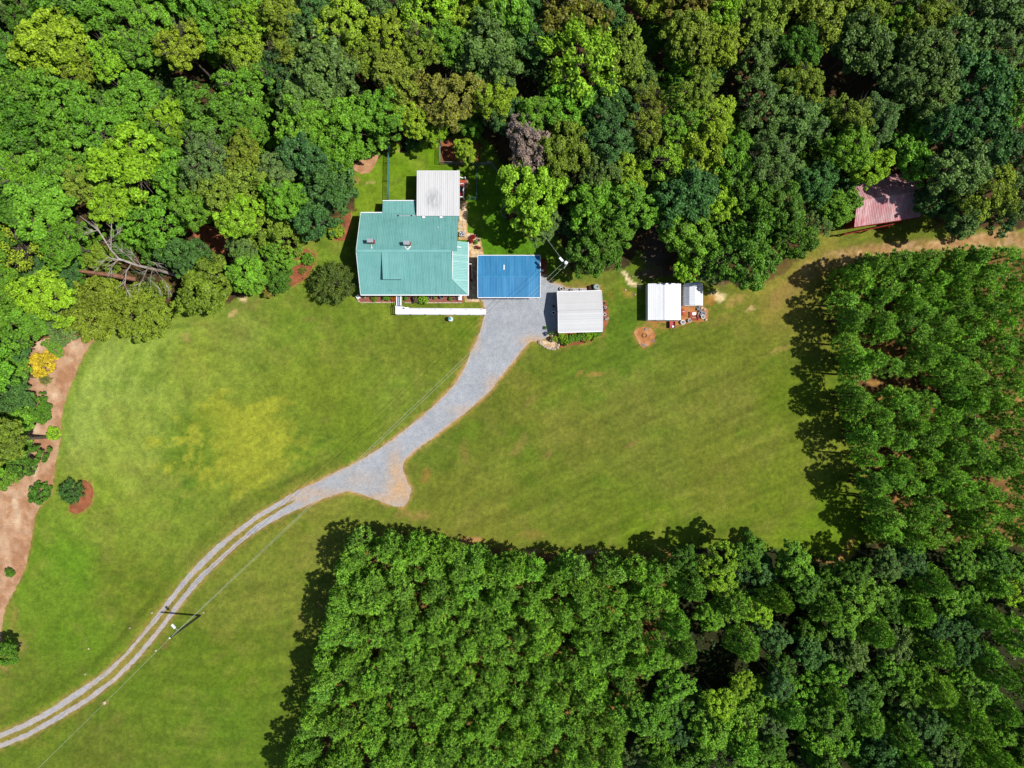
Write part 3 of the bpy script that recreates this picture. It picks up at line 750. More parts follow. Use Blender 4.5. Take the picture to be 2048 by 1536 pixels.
# --- the teal-roofed house
def build_house():
    hx = thing('house', 'teal metal roofed house with two chimneys and a white roofed wing', 'house', (-14.5, 18.6, 0))
    XL, XB, XP, XE = -21.74, -7.7, -8.46, -6.33
    YF, YR, YB = 12.86, 18.56, 24.6
    ZE, ZR, ZB = 2.95, 5.8, 2.9
    sf = (ZR - ZE) / (YR - YF); sb = (ZR - ZB) / (YB - YR)
    bm = B()
    prof = [(14.9, 0), (24.2, 0), (24.2, 2.85), (YR, 5.6), (14.9, 3.75)]
    hexa(bm, [(-21.35, y, z) for y, z in prof], [(-8.62, y, z) for y, z in prof])
    box(bm, -18.4, -14.0, 24.201, 26.2, 0, 2.35)
    box(bm, -13.4, -7.75, 24.202, 30.25, 0, 2.95)
    obj('wall', bm, M['siding'], hx, world=True)
    bm = B()
    slab(bm, [(XL, YF, ZE), (XE, YF, ZE), (XP, YF + 2.05, ZE + 2.05 * sf), (XP, YR, ZR), (XL, YR, ZR)], 0.1, 0.012)
    slab(bm, [(XL, YB, ZB), (XL, YR + .002, ZR), (XB, YR + .002, ZR), (XB, YB, ZB)], 0.1, 0.012)
    slab(bm, [(XE, YF, ZE), (XE, 20.4, ZE), (XP, 20.4, ZE + 2.05 * sf), (XP, YF + 2.05, ZE + 2.05 * sf)], 0.1, 0.014)
    roof = obj('roof', bm, M['teal'], hx, world=True)
    L = XE - XL; hipu = XP - XL
    fr = 2.05 / (YR - YF)
    roof_slope(roof, (XL, YF, ZE), (XE, YF, ZE), (0, YR - YF, ZR - ZE), M['teal'], breaks=(hipu,), top=lambda u: 1.0 if u <= hipu else fr * (L - u) / (L - hipu), world=True)
    # rear slope, with the shallow run over the mid section
    roof_slope(roof, (XL, YB, ZB), (XB, YB, ZB), (0, YR + 0.003 - YB, ZR - ZB), M['teal'], world=True)
    # side porch: sheets run down to the east
    Lp = 20.4 - YF
    roof_slope(roof, (XE, YF, ZE), (XE, 20.4, ZE), (XP - XE, 0, 2.05 * sf), M['teal'], breaks=(2.05,), top=lambda u: 1.0 if u >= 2.05 else u / 2.05, world=True)
    # rear extension
    bm = B()
    z1 = ZB + 0.03
    slab(bm, [(-18.67, 26.45, 2.42), (-18.67, 24.3, z1), (-13.87, 24.3, z1), (-13.87, 26.45, 2.42)], 0.1, 0.012)
    r2 = obj('rear_roof', bm, M['teal'], hx, world=True)
    roof_slope(r2, (-18.67, 26.45, 2.42), (-13.87, 26.45, 2.42), (0, -2.15, z1 - 2.42), M['teal'], world=True)
    # white wing
    bm = B()
    slab(bm, [(-13.66, 30.55, 3.12), (-13.66, 24.05, 3.42), (-7.5, 24.05, 3.42), (-7.5, 30.55, 3.12)], 0.12, 0.012)
    r3 = obj('white_roof', bm, M['wing_metal'], hx, world=True)
    roof_slope(r3, (-13.66, 30.55, 3.12), (-7.5, 30.55, 3.12), (0, -6.5, 0.30), M['wing_metal'], rib=0.3, world=True)
    for x in (-12.65, -10.15):
        bm = B(); box(bm, x - 0.2, x + 0.2, 23.75, 24.0, 3.25, 3.46); obj('roof_bracket', bm, M['white'], r3, world=True)
    bm = B(); beam(bm, (-16.4, 24.12, 3.1), (-7.6, 24.12, 3.1), 0.18, 0.1); obj('gutter', bm, M['grey_metal'], hx, world=True)
    for x in (-16.3, -14.4):
        bm = B(); lathe(bm, [(0.11, 0), (0.11, 0.12)], (x, 24.15, 3.13), 10); obj('gutter_outlet', bm, M['dark'], hx, world=True)
    # ridge and hip caps
    bm = B(); beam(bm, (XL, YR, ZR + 0.035), (XP, YR, ZR + 0.035), 0.36, 0.03); obj('ridge_cap', bm, M['teal'], roof, world=True)
    bm = B(); beam(bm, (XE + 0.05, YF - 0.02, ZE + 0.04), (XP, YF + 2.05, ZE + 2.05 * sf + 0.04), 0.16, 0.03); obj('hip_cap', bm, M['teal'], roof, world=True)
    bm = B(); box(bm, XP - 0.03, XP + 0.05, YF + 2.1, 20.4, 4.0, 4.09); obj('flashing', bm, M['white'], roof, world=True)
    bm = B(); beam(bm, (XP + 0.02, 19.55, 4.05), (XP + 1.2, 19.55, 3.5), 0.1, 0.06); obj('flashing', bm, M['white'], roof, world=True)
    bm = B(); lathe(bm, [(0.06, 0), (0.06, 0.3)], (-10.5, 22.2, 4.05), 8); obj('vent_pipe', bm, M['white'], roof, world=True)
    # dormer
    xa, xb, yd = -18.2, -15.2, 14.86
    zm = ZE + (yd - YF) * sf
    bm = B(); hexa(bm, [(xa + .03, yd + .03, zm - 0.02), (xa + .03, YR, ZR - 0.03), (xa + .03, yd + .03, zm + 0.8)], [(xb - .03, yd + .03, zm - 0.02), (xb - .03, YR, ZR - 0.03), (xb - .03, yd + .03, zm + 0.8)])
    dm = obj('dormer', bm, M['teal'], hx, world=True)
    roof_slope(dm, (xa, yd - 0.1, zm + 0.86), (xb, yd - 0.1, zm + 0.86), (0, YR - yd + 0.05, ZR + 0.05 - zm - 0.86), M['teal'], name='dormer_panel', world=True)
    # fascia and gutters in white
    for fb in ((XL, XE + 0.12, YF - 0.14, YF - 0.01, ZE - 0.14, ZE + 0.02), (XE + 0.01, XE + 0.13, YF, 20.4, ZE - 0.14, ZE + 0.02), (XL, -18.7, YB + 0.01, YB + 0.14, ZB - 0.14, ZB + 0.02),
               (-18.7, -13.9, 26.46, 26.58, 2.3, 2.45), (-13.66, -7.5, 30.56, 30.64, 2.96, 3.1)):
        obj('fascia', box(B(), *fb), M['white'], hx, world=True)
    for y0, z0, y1, z1_ in ((YF, ZE, YR, ZR), (YB, ZB, YR, ZR)):
        obj('fascia', beam(B(), (XL - 0.03, y0, z0 - 0.07), (XL - 0.03, y1, z1_ - 0.07), 0.06, 0.18), M['white'], hx, world=True)
    # chimneys
    for x, y, s in ((-19.66, 19.9, 1), (-14.6, 19.6, 0)):
        bm = B(); box(bm, x - 0.42, x + 0.42, y - 0.24, y + 0.24, 4.5, 6.35)
        c = obj('chimney', bm, M['brickwall'], hx, world=True)
        bm = B(); box(bm, x - 0.46, x + 0.40, y - 0.27, y + 0.27, 6.351, 6.45); obj('chimney_cap', bm, M['grey_metal'], c, world=True)
        bm = B(); q = YR + 0.35
        zf = lambda yy: ZR - (yy - YR) * sb + 0.05
        if s: hexa(bm, [(x - 0.1, y - 0.25, zf(y - .25)), (x, q, zf(q)), (x + 0.2, q + 0.05, zf(q))], [(x - 0.1, y - 0.25, zf(y - .25) + 0.06), (x, q, zf(q) + 0.06), (x + 0.2, q + 0.05, zf(q) + 0.06)])
        else:
            beam(bm, (x - 0.42, y - 0.3, zf(y - .3)), (x, q - 0.15, zf(q - .15)), 0.14, 0.05)
            beam(bm, (x + 0.42, y - 0.3, zf(y - .3)), (x, q - 0.15, zf(q - .15) + .004), 0.14, 0.05)
        obj('cricket_flashing', bm, M['white'], c, world=True)
    # porch floor, posts, doors, windows
    bm = B(); box(bm, -21.3, -6.6, 13.0, 14.9, 0, 0.45); box(bm, -8.6, -6.6, 14.902, 20.2, 0, 0.45); obj('porch_floor', bm, M['siding'], hx, world=True)
    for x in (-21.2, -18.6, -15.9, -13.0, -10.2, -6.75):
        bm = B(); box(bm, x - 0.06, x + 0.06, 13.1, 13.22, 0.45, 2.75); obj('porch_post', bm, M['white'], hx, world=True)
    for y in (16.4, 20.1):
        bm = B(); box(bm, -6.82, -6.7, y - 0.06, y + 0.06, 0.45, 2.75); obj('porch_post', bm, M['white'], hx, world=True)
    for x in (-19.5, -13.2, -10.6): window(hx, x, 14.899, 1.2, 1.0, 1.3, 'y-')
    bm = B(); box(bm, -17.3, -16.3, 14.85, 14.898, 0.46, 2.5); obj('door', bm, M['red_paint'], hx, world=True)
    for y in (17.0, 21.5): window(hx, -21.351, y, 1.1, 1.0, 1.3, 'x-')
    window(hx, -13.401, 28.0, 1.1, 1.0, 1.2, 'x-')
    window(hx, -7.749, 26.6, 1.1, 0.9, 1.2, 'x+')
build_house()

# --- deck with red boards at the wing's east side
def build_deck():
    t = thing('deck', 'red boarded deck with white railings beside the white roofed wing', 'deck', G(924, 380))
    x0 = -7.7; xr = G(928.5, 0, 0.7).x
    ya = G(0, 397, 0.7).y; yb = G(0, 371, 0.7).y; yc = G(0, 358, 0.4).y
    n = 6
    for i in range(n):
        w_ = (xr - x0 - 0.1) / n
        bm = B(); box(bm, x0 + i * w_ + 0.006, x0 + (i + 1) * w_ - 0.006, ya, yb, 0.62, 0.7); obj('deck_board', bm, M['red_deck'], t, world=True)
    bm = B(); box(bm, x0, xr - 0.1, ya + .05, yb - .05, 0, 0.6); obj('deck_base', bm, M['red_wood'], t, world=True)
    xs = G(936, 0).x
    for i, (y0, y1, z) in enumerate(((yb + 0.01, yb + 0.5, 0.5), (yb + 0.5, yb + 1.0, 0.34), (yb + 1.0, yc, 0.18))):
        bm = B(); box(bm, x0, xr + 0.25 - 0.1 * i * 0, y0, y1 - 0.01, 0, z); obj('step', bm, M['red_deck'], t, world=True)
    bm = B(); box(bm, xr + 0.27, xs, yb - 0.3, yc - 0.1, 0.0, 0.1); obj('landing_slab', bm, M['pink_slab'], t, world=True)
    for (p, q) in (((xr - 0.05, ya, 1.6), (xr - 0.05, yb, 1.6)), ((x0, ya, 1.6), (xr, ya, 1.6)), ((x0, yb, 1.6), (xr, yb, 1.6)), ((x0, yc + 0.05, 1.25), (xr + 0.25, yc - 0.15, 1.1)), ((x0 + 0.5, (ya + yb) / 2, 1.6), (xr, (ya + yb) / 2, 1.602))):
        obj('railing', beam(B(), p, q, 0.12, 0.06), M['white'], t, world=True)
        obj('lower_rail', beam(B(), Vector(p) - Vector((0, 0, 0.4)), Vector(q) - Vector((0, 0, 0.4)), 0.04, 0.06), M['white'], t, world=True)
    for x, y in ((xr - 0.05, ya), (xr - 0.05, yb), (xr - 0.05, (ya + yb) / 2), (xr + 0.2, yc - 0.12)):
        bm = B(); box(bm, x - 0.06, x + 0.06, y - 0.06, y + 0.06, 0.1, 1.66); obj('post', bm, M['white'], t, world=True)
    c = thing('grill', 'small black grill standing on the red deck', 'grill', (x0 + 0.45, (ya + yb) / 2 + 0.35, 0.7))
    bm = B(); box(bm, -0.32, 0.32, -0.25, 0.25, 0.5, 0.78); obj('firebox', bm, M['dark'], c)
    bm = B(); lathe(bm, [(0.3, 0), (0.26, 0.12), (0.12, 0.2)], (0, 0, 0.781), 12); obj('lid', bm, M['dark'], c)
    for a in (-0.25, 0.25):
        for b in (-0.18, 0.18):
            bm = B(); box(bm, a - 0.02, a + 0.02, b - 0.02, b + 0.02, 0, 0.5); obj('leg', bm, M['dark'], c)
    c = thing('deck_chair', 'dark red chair on the deck by the railing', 'chair', (xr - 0.5, (ya + yb) / 2 - 0.5, 0.7))
    bm = B(); box(bm, -0.25, 0.25, -0.25, 0.25, 0.4, 0.46); obj('seat', bm, M['red_paint'], c)
    bm = B(); box(bm, -0.25, -0.2, -0.25, 0.25, 0.461, 0.95); obj('backrest', bm, M['dark'], c)
    for a in (-0.22, 0.22):
        for b in (-0.22, 0.22):
            bm = B(); box(bm, a - 0.02, a + 0.02, b - 0.02, b + 0.02, 0, 0.399); obj('leg', bm, M['dark'], c)
build_deck()

# --- L-shaped white ramp before the front porch
def build_ramp():
    t = thing('wheelchair_ramp', 'long white L-shaped ramp with rails from the front porch to the gravel', 'ramp', G(800, 622))
    z0 = 0.62
    a0 = G(794.2, 591, z0); a1 = G(803.5, 614, z0)
    l0 = G(792.5, 613.5, z0); l1 = G(809, 629.3, z0)
    r1 = G(971.5, 629.3, 0.05)
    bm = B(); box(bm, a0.x, a1.x, l0.y + 0.003, a0.y, z0 - 0.12, z0); obj('walkway', bm, M['ramp_floor'], t, world=True)
    bm = B(); box(bm, (a0.x + a1.x) / 2 - 0.02, (a0.x + a1.x) / 2 + 0.02, l0.y + 0.003, a0.y, z0, z0 + 0.012); obj('seam', bm, M['grey_metal'], t, world=True)
    bm = B(); box(bm, l0.x, l1.x, l1.y, l0.y, z0 - 0.12, z0); obj('landing', bm, M['white'], t, world=True)
    yt = G(0, 618, 0.3).y
    xs = np.linspace(l1.x, r1.x, 7)
    for a, b in zip(xs, xs[1:]):
        za = z0 + (0.06 - z0) * (a - l1.x) / (r1.x - l1.x); zb = z0 + (0.06 - z0) * (b - l1.x) / (r1.x - l1.x)
        bm = B(); hexa(bm, [(a + .004, l1.y, za - 0.1), (b - .004, l1.y, zb - 0.1), (b - .004, yt, zb - 0.1), (a + .004, yt, za - 0.1)], [(a + .004, l1.y, za), (b - .004, l1.y, zb), (b - .004, yt, zb), (a + .004, yt, za)])
        obj('ramp_board', bm, M['white'], t, world=True)
    bm = B(); box(bm, l1.x, l1.x + 0.65, yt + 0.01, yt + 0.2, 0.2, 0.9); obj('gate_post', bm, M['white'], t, world=True)
    rl = []
    def rail(p, q, m=M['white']):
        for dz in (0.85, 0.45): obj('rail', beam(B(), Vector(p) + Vector((0, 0, dz)), Vector(q) + Vector((0, 0, dz)), 0.07, 0.06), m, t, world=True)
        n = max(1, int((Vector(q) - Vector(p)).length / 2.0))
        for i in range(n + 1):
            c = Vector(p).lerp(Vector(q), i / n)
            bm = B(); box(bm, c.x - 0.05, c.x + 0.05, c.y - 0.05, c.y + 0.05, 0, c.z + 0.9); obj('post', bm, m, t, world=True)
    rail((l0.x + 0.05, l1.y + 0.05, z0), (l0.x + 0.05, l0.y, z0))
    rail((a0.x + 0.04, l0.y + 0.15, z0), (a0.x + 0.04, a0.y - 0.1, z0))
    rail((a1.x - 0.04, l0.y + 0.15, z0), (a1.x - 0.04, a0.y - 0.1, z0))
    rail((l0.x + 0.12, l1.y + 0.03, z0), (r1.x - 0.1, l1.y + 0.03, 0.06))
    rail((l1.x + 0.2, yt - 0.03, z0), (r1.x - 0.5, yt - 0.03, 0.08))
build_ramp()

# --- side steps between house and carport
t = thing('porch_steps', 'red wooden steps with a white rail between house and carport', 'steps', G(941, 546))
x0, x1 = G(937, 0, 0.4).x, G(944.5, 0, 0.4).x
y0, y1 = G(0, 562, 0.4).y, G(0, 531, 0.4).y
bm = B(); box(bm, x0, x1, y0 + 0.9, y1, 0, 0.45); obj('landing', bm, M['red_deck'], t, world=True)
for i in range(3):
    bm = B(); box(bm, x0, x1, y0 + 0.3 * i, y0 + 0.3 * i + 0.29, 0.0, 0.14 * (i + 1)); obj('step', bm, M['red_deck'], t, world=True)
obj('railing', beam(B(), (x1 + 0.02, y0 + 0.4, 1.0), (x1 - 0.02, y1, 1.35), 0.1), M['white'], t, world=True); obj('railing', beam(B(), (x0, y1 + 0.06, 1.35), (x1, y1 + 0.06, 1.35), 0.1), M['white'], t, world=True)
for (x, y, z) in ((x1, y0 + 0.4, 1.0), (x1, y1 - 0.05, 1.32), (x0 + .05, y1 - 0.05, 1.32)):
    bm = B(); box(bm, x - 0.05, x + 0.05, y - 0.05, y + 0.05, 0.0, z); obj('post', bm, M['white'], t, world=True)

# --- blue carport
c = Vector((-0.43, 15.52, 0))
t, rf = gable_building('carport', 'open carport with a low blue metal roof', 'carport', c, 0.0, 8.95, 6.02, 2.6, 3.15, M['blue'], M['siding'], trim=M['white'], panel=0.92, rib=0.23, posts_only=True)
for x in (-4.2, -0.2, 4.2):
    for y in (-2.8, 2.8):
        bm = B(); box(bm, x - 0.08, x + 0.08, y - 0.08, y + 0.08, 0, 2.62); obj('post', bm, M['white'], t)
bm = B(); box(bm, -0.8, -0.62, 0.9, 1.6, 2.98, 3.04); obj('roof_patch', bm, M['white_metal'], rf)

# --- white garage
ga = G(1114.5, 584, 2.2); gb = G(1202, 582, 2.2); gc = G(1205, 661, 2.2); gd = G(1117.6, 665, 2.2)
ctr = (ga + gb + gc + gd) / 4; ctr.z = 0
t, rf = gable_building('garage', 'white metal roofed garage beside the gravel yard', 'garage', ctr, R(1.6), 6.35, 5.85, 2.15, 2.95, M['garage_metal'], M['siding'], trim=M['white'], along=True, panel=0.62, rib=0.31, inset=0.2)
bm = B(); box(bm, -3.04, -2.98, -1.3, 1.3, 0.05, 1.9); obj('garage_door', bm, M['white'], t)

# --- larger white shed and the little barn-shaped one
x0, x1 = G(1296, 0, 2.0).x, G(1362, 0, 2.0).x; y0, y1 = G(0, 640, 2.0).y, G(0, 567, 2.0).y
t, rf = gable_building('storage_shed', 'white metal shed with a red cart at its front', 'shed', ((x0 + x1) / 2, (y0 + y1) / 2, 0), R(90), y1 - y0, x1 - x0, 1.95, 2.35, M['white_metal'], M['white_metal'], inset=0.04, along=True, panel=0.8, rib=0.27)
bm = B(); box(bm, -(y1 - y0) / 2 - 0.012, -(y1 - y0) / 2 + 0.03, -1.1, 1.1, 0.05, 1.75); obj('shed_door', bm, M['siding'], t)

def build_small_shed():
    a = G(1370.5, 610, 1.8); b = G(1407.5, 566, 1.8)
    cx, cy = (a.x + b.x) / 2 - 0.02, (a.y + b.y) / 2
    t = thing('small_shed', 'small white gambrel roofed shed half under the trees', 'shed', (cx, cy, 0))
    L = (b.y - a.y) / 2; W = (b.x - a.x) / 2
    prof = [(-W + .06, 0), (W - .06, 0), (W - .06, 1.5), (0.55, 2.18), (0, 2.32), (-0.75, 2.1), (-W + .06, 1.5)]
    bm = B(); hexa(bm, [(x, -L + 0.04, z - (0.05 if z > 1 else 0)) for x, z in prof], [(x, L - 0.04, z - (0.05 if z > 1 else 0)) for x, z in prof]); obj('wall', bm, M['white_metal'], t)
    pr = [(-W, 1.45), (-0.8, 2.1), (0.0, 2.34), (0.6, 2.2), (W, 1.45)]
    bm = B()
    for (xa, za), (xb, zb) in zip(pr, pr[1:]):
        slab(bm, [(xa, -L, za), (xb - .001, -L, zb), (xb - .001, L, zb), (xa, L, za)], 0.05, 0.012)
    rf = obj('roof', bm, M['white_metal'], t)
    for (xa, za), (xb, zb) in zip(pr, pr[1:]):
        roof_slope(rf, (xa, -L, za), (xa, L, za), (xb - xa, 0, zb - za), M['white_metal'], panel=1.1, rib=0.37, rh=0.02)
    bm = B(); box(bm, -0.5, 0.5, -L - 0.0, -L + 0.035, 0.05, 1.7); obj('shed_door', bm, M['white'], t)
    bm = B(); box(bm, -W, W, -L - 0.05, -L - 0.004, 1.42, 1.5); obj('fascia', bm, M['white'], t)
build_small_shed()

# --- red barn in the wood
bc = Vector((53.45, 26.55, 0))
t, rf = gable_building('barn', 'old barn with a faded red metal roof half hidden in the wood', 'barn', bc, R(8.6), 9.6, 6.6, 3.0, 4.7, M['red_roof'], M['red_wood'], trim=M['red_wood'], panel=0.75, rib=0.25)
bm = B(); beam(bm, (-5.9, -4.0, 1.9), (2.6, -3.55, 2.2), 0.14); obj('eave_rail', bm, M['red_wood'], t)
for x in (-5.6, -2.4, 0.8):
    bm = B(); box(bm, x - 0.08, x + 0.08, -3.95, -3.79, 0, 1.95); obj('post', bm, M['red_wood'], t)
bm = B(); box(bm, -0.9, 0.9, -3.05, -2.99, 0.05, 2.4); obj('barn_door', bm, M['red_wood'], t)

# ------------------------------------------------------------------ poles, wires, fences
def pole(name, label, base, h, r0=0.17, r1=0.12):
    t = thing(name, label, 'pole', base)
    bm = tube(B(), [(0, 0, 0), (0, 0, h)], [r0, r1], 10); obj('pole', bm, M['pole'], t)
    return t
P1 = G(400, 1231); P1h = 8.8
t = pole('utility_pole', 'dark wooden utility pole with a lamp beside the wheel tracks', P1, P1h)
def lamp(t, z, dx, dy, ln):
    dr = Vector((dx, dy, 0)).normalized()
    bm = tube(B(), [(0, 0, z), dr * ln * 0.55 + Vector((0, 0, z + 0.35)), dr * ln + Vector((0, 0, z + 0.42))], 0.035, 6); a = obj('lamp_arm', bm, M['grey_metal'], t)
    bm = B(); e = dr * ln + Vector((0, 0, z + 0.4)); beam(bm, e - dr * 0.05, e + dr * 0.62, 0.3, 0.16); obj('lamp_head', bm, M['lamp_glass'], t)
lamp(t, 6.1, -9, 10, 0.7)
bm = B(); lathe(bm, [(0.1, 0), (0.12, 0.1), (0.05, 0.2)], (0, 0, P1h + 0.002), 8); obj('insulator', bm, M['lamp_glass'], t)
P2 = G(1121, 545); P2h = 8.0
t = pole('utility_pole', 'utility pole with lamp and crossarms at the trees by the carport', P2, P2h)
bm = B(); beam(bm, (-0.1, -0.75, P2h - 0.25), (0.75, 0.5, P2h - 0.25), 0.1, 0.12); obj('crossarm', bm, M['fence_grey'], t)
bm = B(); beam(bm, (0.1, 0.1, P2h - 0.55), (1.2, 0.75, P2h - 0.3), 0.06, 0.08); obj('brace', bm, M['grey_metal'], t)
bm = B(); lathe(bm, [(0.2, 0), (0.24, 0.2), (0.24, 0.5), (0.12, 0.62)], (0.12, -0.05, P2h + 0.002), 12); obj('transformer', bm, M['lamp_glass'], t)
lamp(t, P2h - 0.7, -7, 8, 0.4)

def wire(p, q, sag, label, r=0.016, group=None):
    p = Vector(p); q = Vector(q); mid = (p + q) / 2
    pts = []
    for i in range(17):
        s = i / 16; v = p.lerp(q, s); v.z -= sag * 4 * s * (1 - s); pts.append(v - mid)
    bm = tube(B(), pts, r, 4)
    o = obj('overhead_wire', bm, M['wire']); o.location = mid
    tag(o, label, 'wire', group)
top1 = P1 + Vector((0, 0, P1h)); top2 = P2 + Vector((0, 0, P2h - 0.2))
wire(top1 + Vector((0.12, 0.12, 0)), top2 + Vector((0, 0.25, 0)), 1.2, 'upper of two pale wires between the poles over the driveway')
wire(top1 + Vector((-0.05, -0.1, -0.3)), top2 + Vector((0.1, -0.3, -0.3)), 1.5, 'lower of two pale wires between the poles over the driveway')
wire(top1 + Vector((0, 0, -0.1)), G(-30, 1640, 8.6), 0.9, 'wire running from the lamp pole out over the southwest lawn')
wire(top2, G(1040, 400, 7.5), 0.4, 'wire leading from the carport pole up into the trees', 0.018)

def fence(label, pts, h, m, spacing=2.4, wirestep=0.16):
    t = thing('chain_link_fence', label, 'fence', pts[0])
    for a, b in zip(pts, pts[1:]):
        a = Vector(a); b = Vector(b); L = (b - a).length; dr = (b - a) / L
        n = max(1, round(L / spacing))
        for i in range(n + 1):
            if i == 0 and a != Vector(pts[0]): continue
            c = a + dr * L * i / n
            bm = tube(B(), [c, c + Vector((0, 0, h + 0.06))], 0.045, 6); obj('post', bm, m, t, world=True)
        bm = tube(B(), [a + Vector((0, 0, h)), b + Vector((0, 0, h))], 0.032, 5); obj('top_rail', bm, m, t, world=True)
        bm = B()
        k = 0
        while k * wirestep < L:
            s = k * wirestep
            for sg in (1, -1):
                e = min(max(s + sg * h, 0), L)
                hh = abs(e - s)
                if hh > 0.05: tube(bm, [a + dr * s + Vector((0, 0, 0.03)), a + dr * e + Vector((0, 0, 0.03 + hh * (h - 0.06) / h))], 0.011, 3)
            k += 1
        obj('wire_mesh', bm, m, t, world=True)
fence('tall chain-link fence running north from the house across the back lawn', [G(778, 400), G(780, 290)], 1.5, M['fence'])
fence('grey chain-link fence around the mulch pen', [G(881.5, 284), G(880.5, 329), G(947, 330)], 1.3, M['fence_grey'])
fence('teal chain-link fence beside the red deck', [G(937, 399), G(954, 398.5), G(953, 330)], 1.2, M['fence'])
fence('weathered chain-link fence under the trees past the pen', [G(950, 333), G(983, 329), G(1001, 354)], 1.3, M['fence_grey'])

# ------------------------------------------------------------------ foliage
def unit(v):
    return v / (np.linalg.norm(v, axis=-1, keepdims=True) + 1e-9)

def kites(P, N, L, W, r, fold=0.25, T=None):
    """leaf-shaped quads at P facing N"""
    n = len(P)
    if T is None: T = r.normal(size=(n, 3))
    T = unit(T - N * np.sum(T * N, -1, keepdims=True)); Bv = np.cross(N, T)
    L = np.broadcast_to(np.asarray(L), (n,))[:, None]; W = np.broadcast_to(np.asarray(W), (n,))[:, None]
    v = np.stack([P - T * L * 0.5, P + Bv * W * 0.5 + N * W * fold, P + T * L * 0.5, P - Bv * W * 0.5 + N * W * fold], 1)
    F = np.arange(4 * n).reshape(n, 4)
    return v.reshape(-1, 3), F

def broad_crown(seed, Rc=3.5, nl=34, per=200, L=0.40, W=0.27, squash=0.95, lobe=(0.25, 0.4), up=0.35, low=-0.25, spiky=0.0, ragged=0.22):
    r = np.random.default_rng(seed)
    ph = r.uniform(0, 6.28, 4)
    Ps, Ns, lv, Ts = [], [], [], []
    for i in range(nl):
        z = low + (1 - low) * (i + 0.5) / nl
        z = np.clip(z + r.uniform(-0.06, 0.06), -0.5, 0.99)
        az = i * 2.39996 + r.uniform(-0.4, 0.4)
        c = math.sqrt(1 - z * z)
        k = r.uniform(0.6, 0.98) * (1 + ragged * math.sin(2 * az + ph[0]) * 0.6 + ragged * math.sin(3 * az + ph[1]) * 0.6 + ragged * 0.5 * math.sin(5 * az + ph[2]))
        ctr = np.array([c * math.cos(az) * Rc * k, c * math.sin(az) * Rc * k, z * Rc * squash * k])
        lr = Rc * r.uniform(*lobe)
        n = int(per * (lr / (Rc * sum(lobe) / 2)) ** 2)
        dd = unit(r.normal(size=(n, 3)))
        outd = unit(ctr[None] + np.array([0, 0, 0.5 * Rc]))[0]
        dd = np.where((dd @ outd)[:, None] < -0.35, -dd, dd)
        rad = lr * r.uniform(0.25, 1.0, size=(n, 1)) ** 0.45
        flat = np.array([1, 1, 0.8])
        P = ctr + dd * rad * flat
        if spiky: P = P + outd * r.exponential(0.16 * spiky, size=(n, 1)) * Rc
        N = unit(dd * 0.5 + np.array([0, 0, up]) + r.normal(size=(n, 3)) * 0.6)
        tint = r.uniform(-0.25, 0.25)
        Ps.append(P); Ns.append(N); lv.append(np.clip(0.5 + tint + r.normal(size=n) * 0.2, 0, 1))
        Ts.append(unit(dd + outd) if spiky else r.normal(size=(n, 3)))
    P = np.concatenate(Ps); N = np.concatenate(Ns); a = np.concatenate(lv); T = np.concatenate(Ts)
    V, F = kites(P, N, L * r.uniform(0.75, 1.3, len(P)), W * r.uniform(0.75, 1.3, len(P)), r, T=T)
    return mesh_np('crown', V, F, M['leaf'], {'lv': np.repeat(a, 4)})

def broad_trunk(seed, h=7.0, Rc=3.5, m='bark', limbs=9, reach=0.6):
    rr = random.Random(seed)
    bm = B()
    tube(bm, [(0, 0, 0), (rr.uniform(-.1, .1), rr.uniform(-.1, .1), h * 0.5), (0, 0, h), (rr.uniform(-.3, .3), rr.uniform(-.3, .3), h + Rc * 0.6)], [0.24, 0.18, 0.13, 0.05], 7)
    for i in range(limbs):
        a = i * 2.4 + rr.uniform(-.4, .4); z0 = h * rr.uniform(0.55, 1.0); k = rr.uniform(0.55, 0.95)
        q = Vector((math.cos(a) * Rc * k, math.sin(a) * Rc * k, h + Rc * rr.uniform(-0.25, reach)))
        p = Vector((0, 0, z0)); m_ = p.lerp(q, 0.5) + Vector((0, 0, 0.4))
        tube(bm, [p, m_, q], [0.1, 0.06, 0.02], 5)
        for s in (-1, 1):
            a2 = a + s * rr.uniform(0.3, 0.7); q2 = m_ + Vector((math.cos(a2), math.sin(a2), rr.uniform(0.1, 0.9))) * Rc * 0.45
            tube(bm, [m_, q2], [0.045, 0.012], 4)
    bmesh.ops.recalc_face_normals(bm, faces=bm.faces)
    me = bpy.data.meshes.new('trunk'); bm.to_mesh(me); bm.free(); me.materials.append(M[m])
    return me

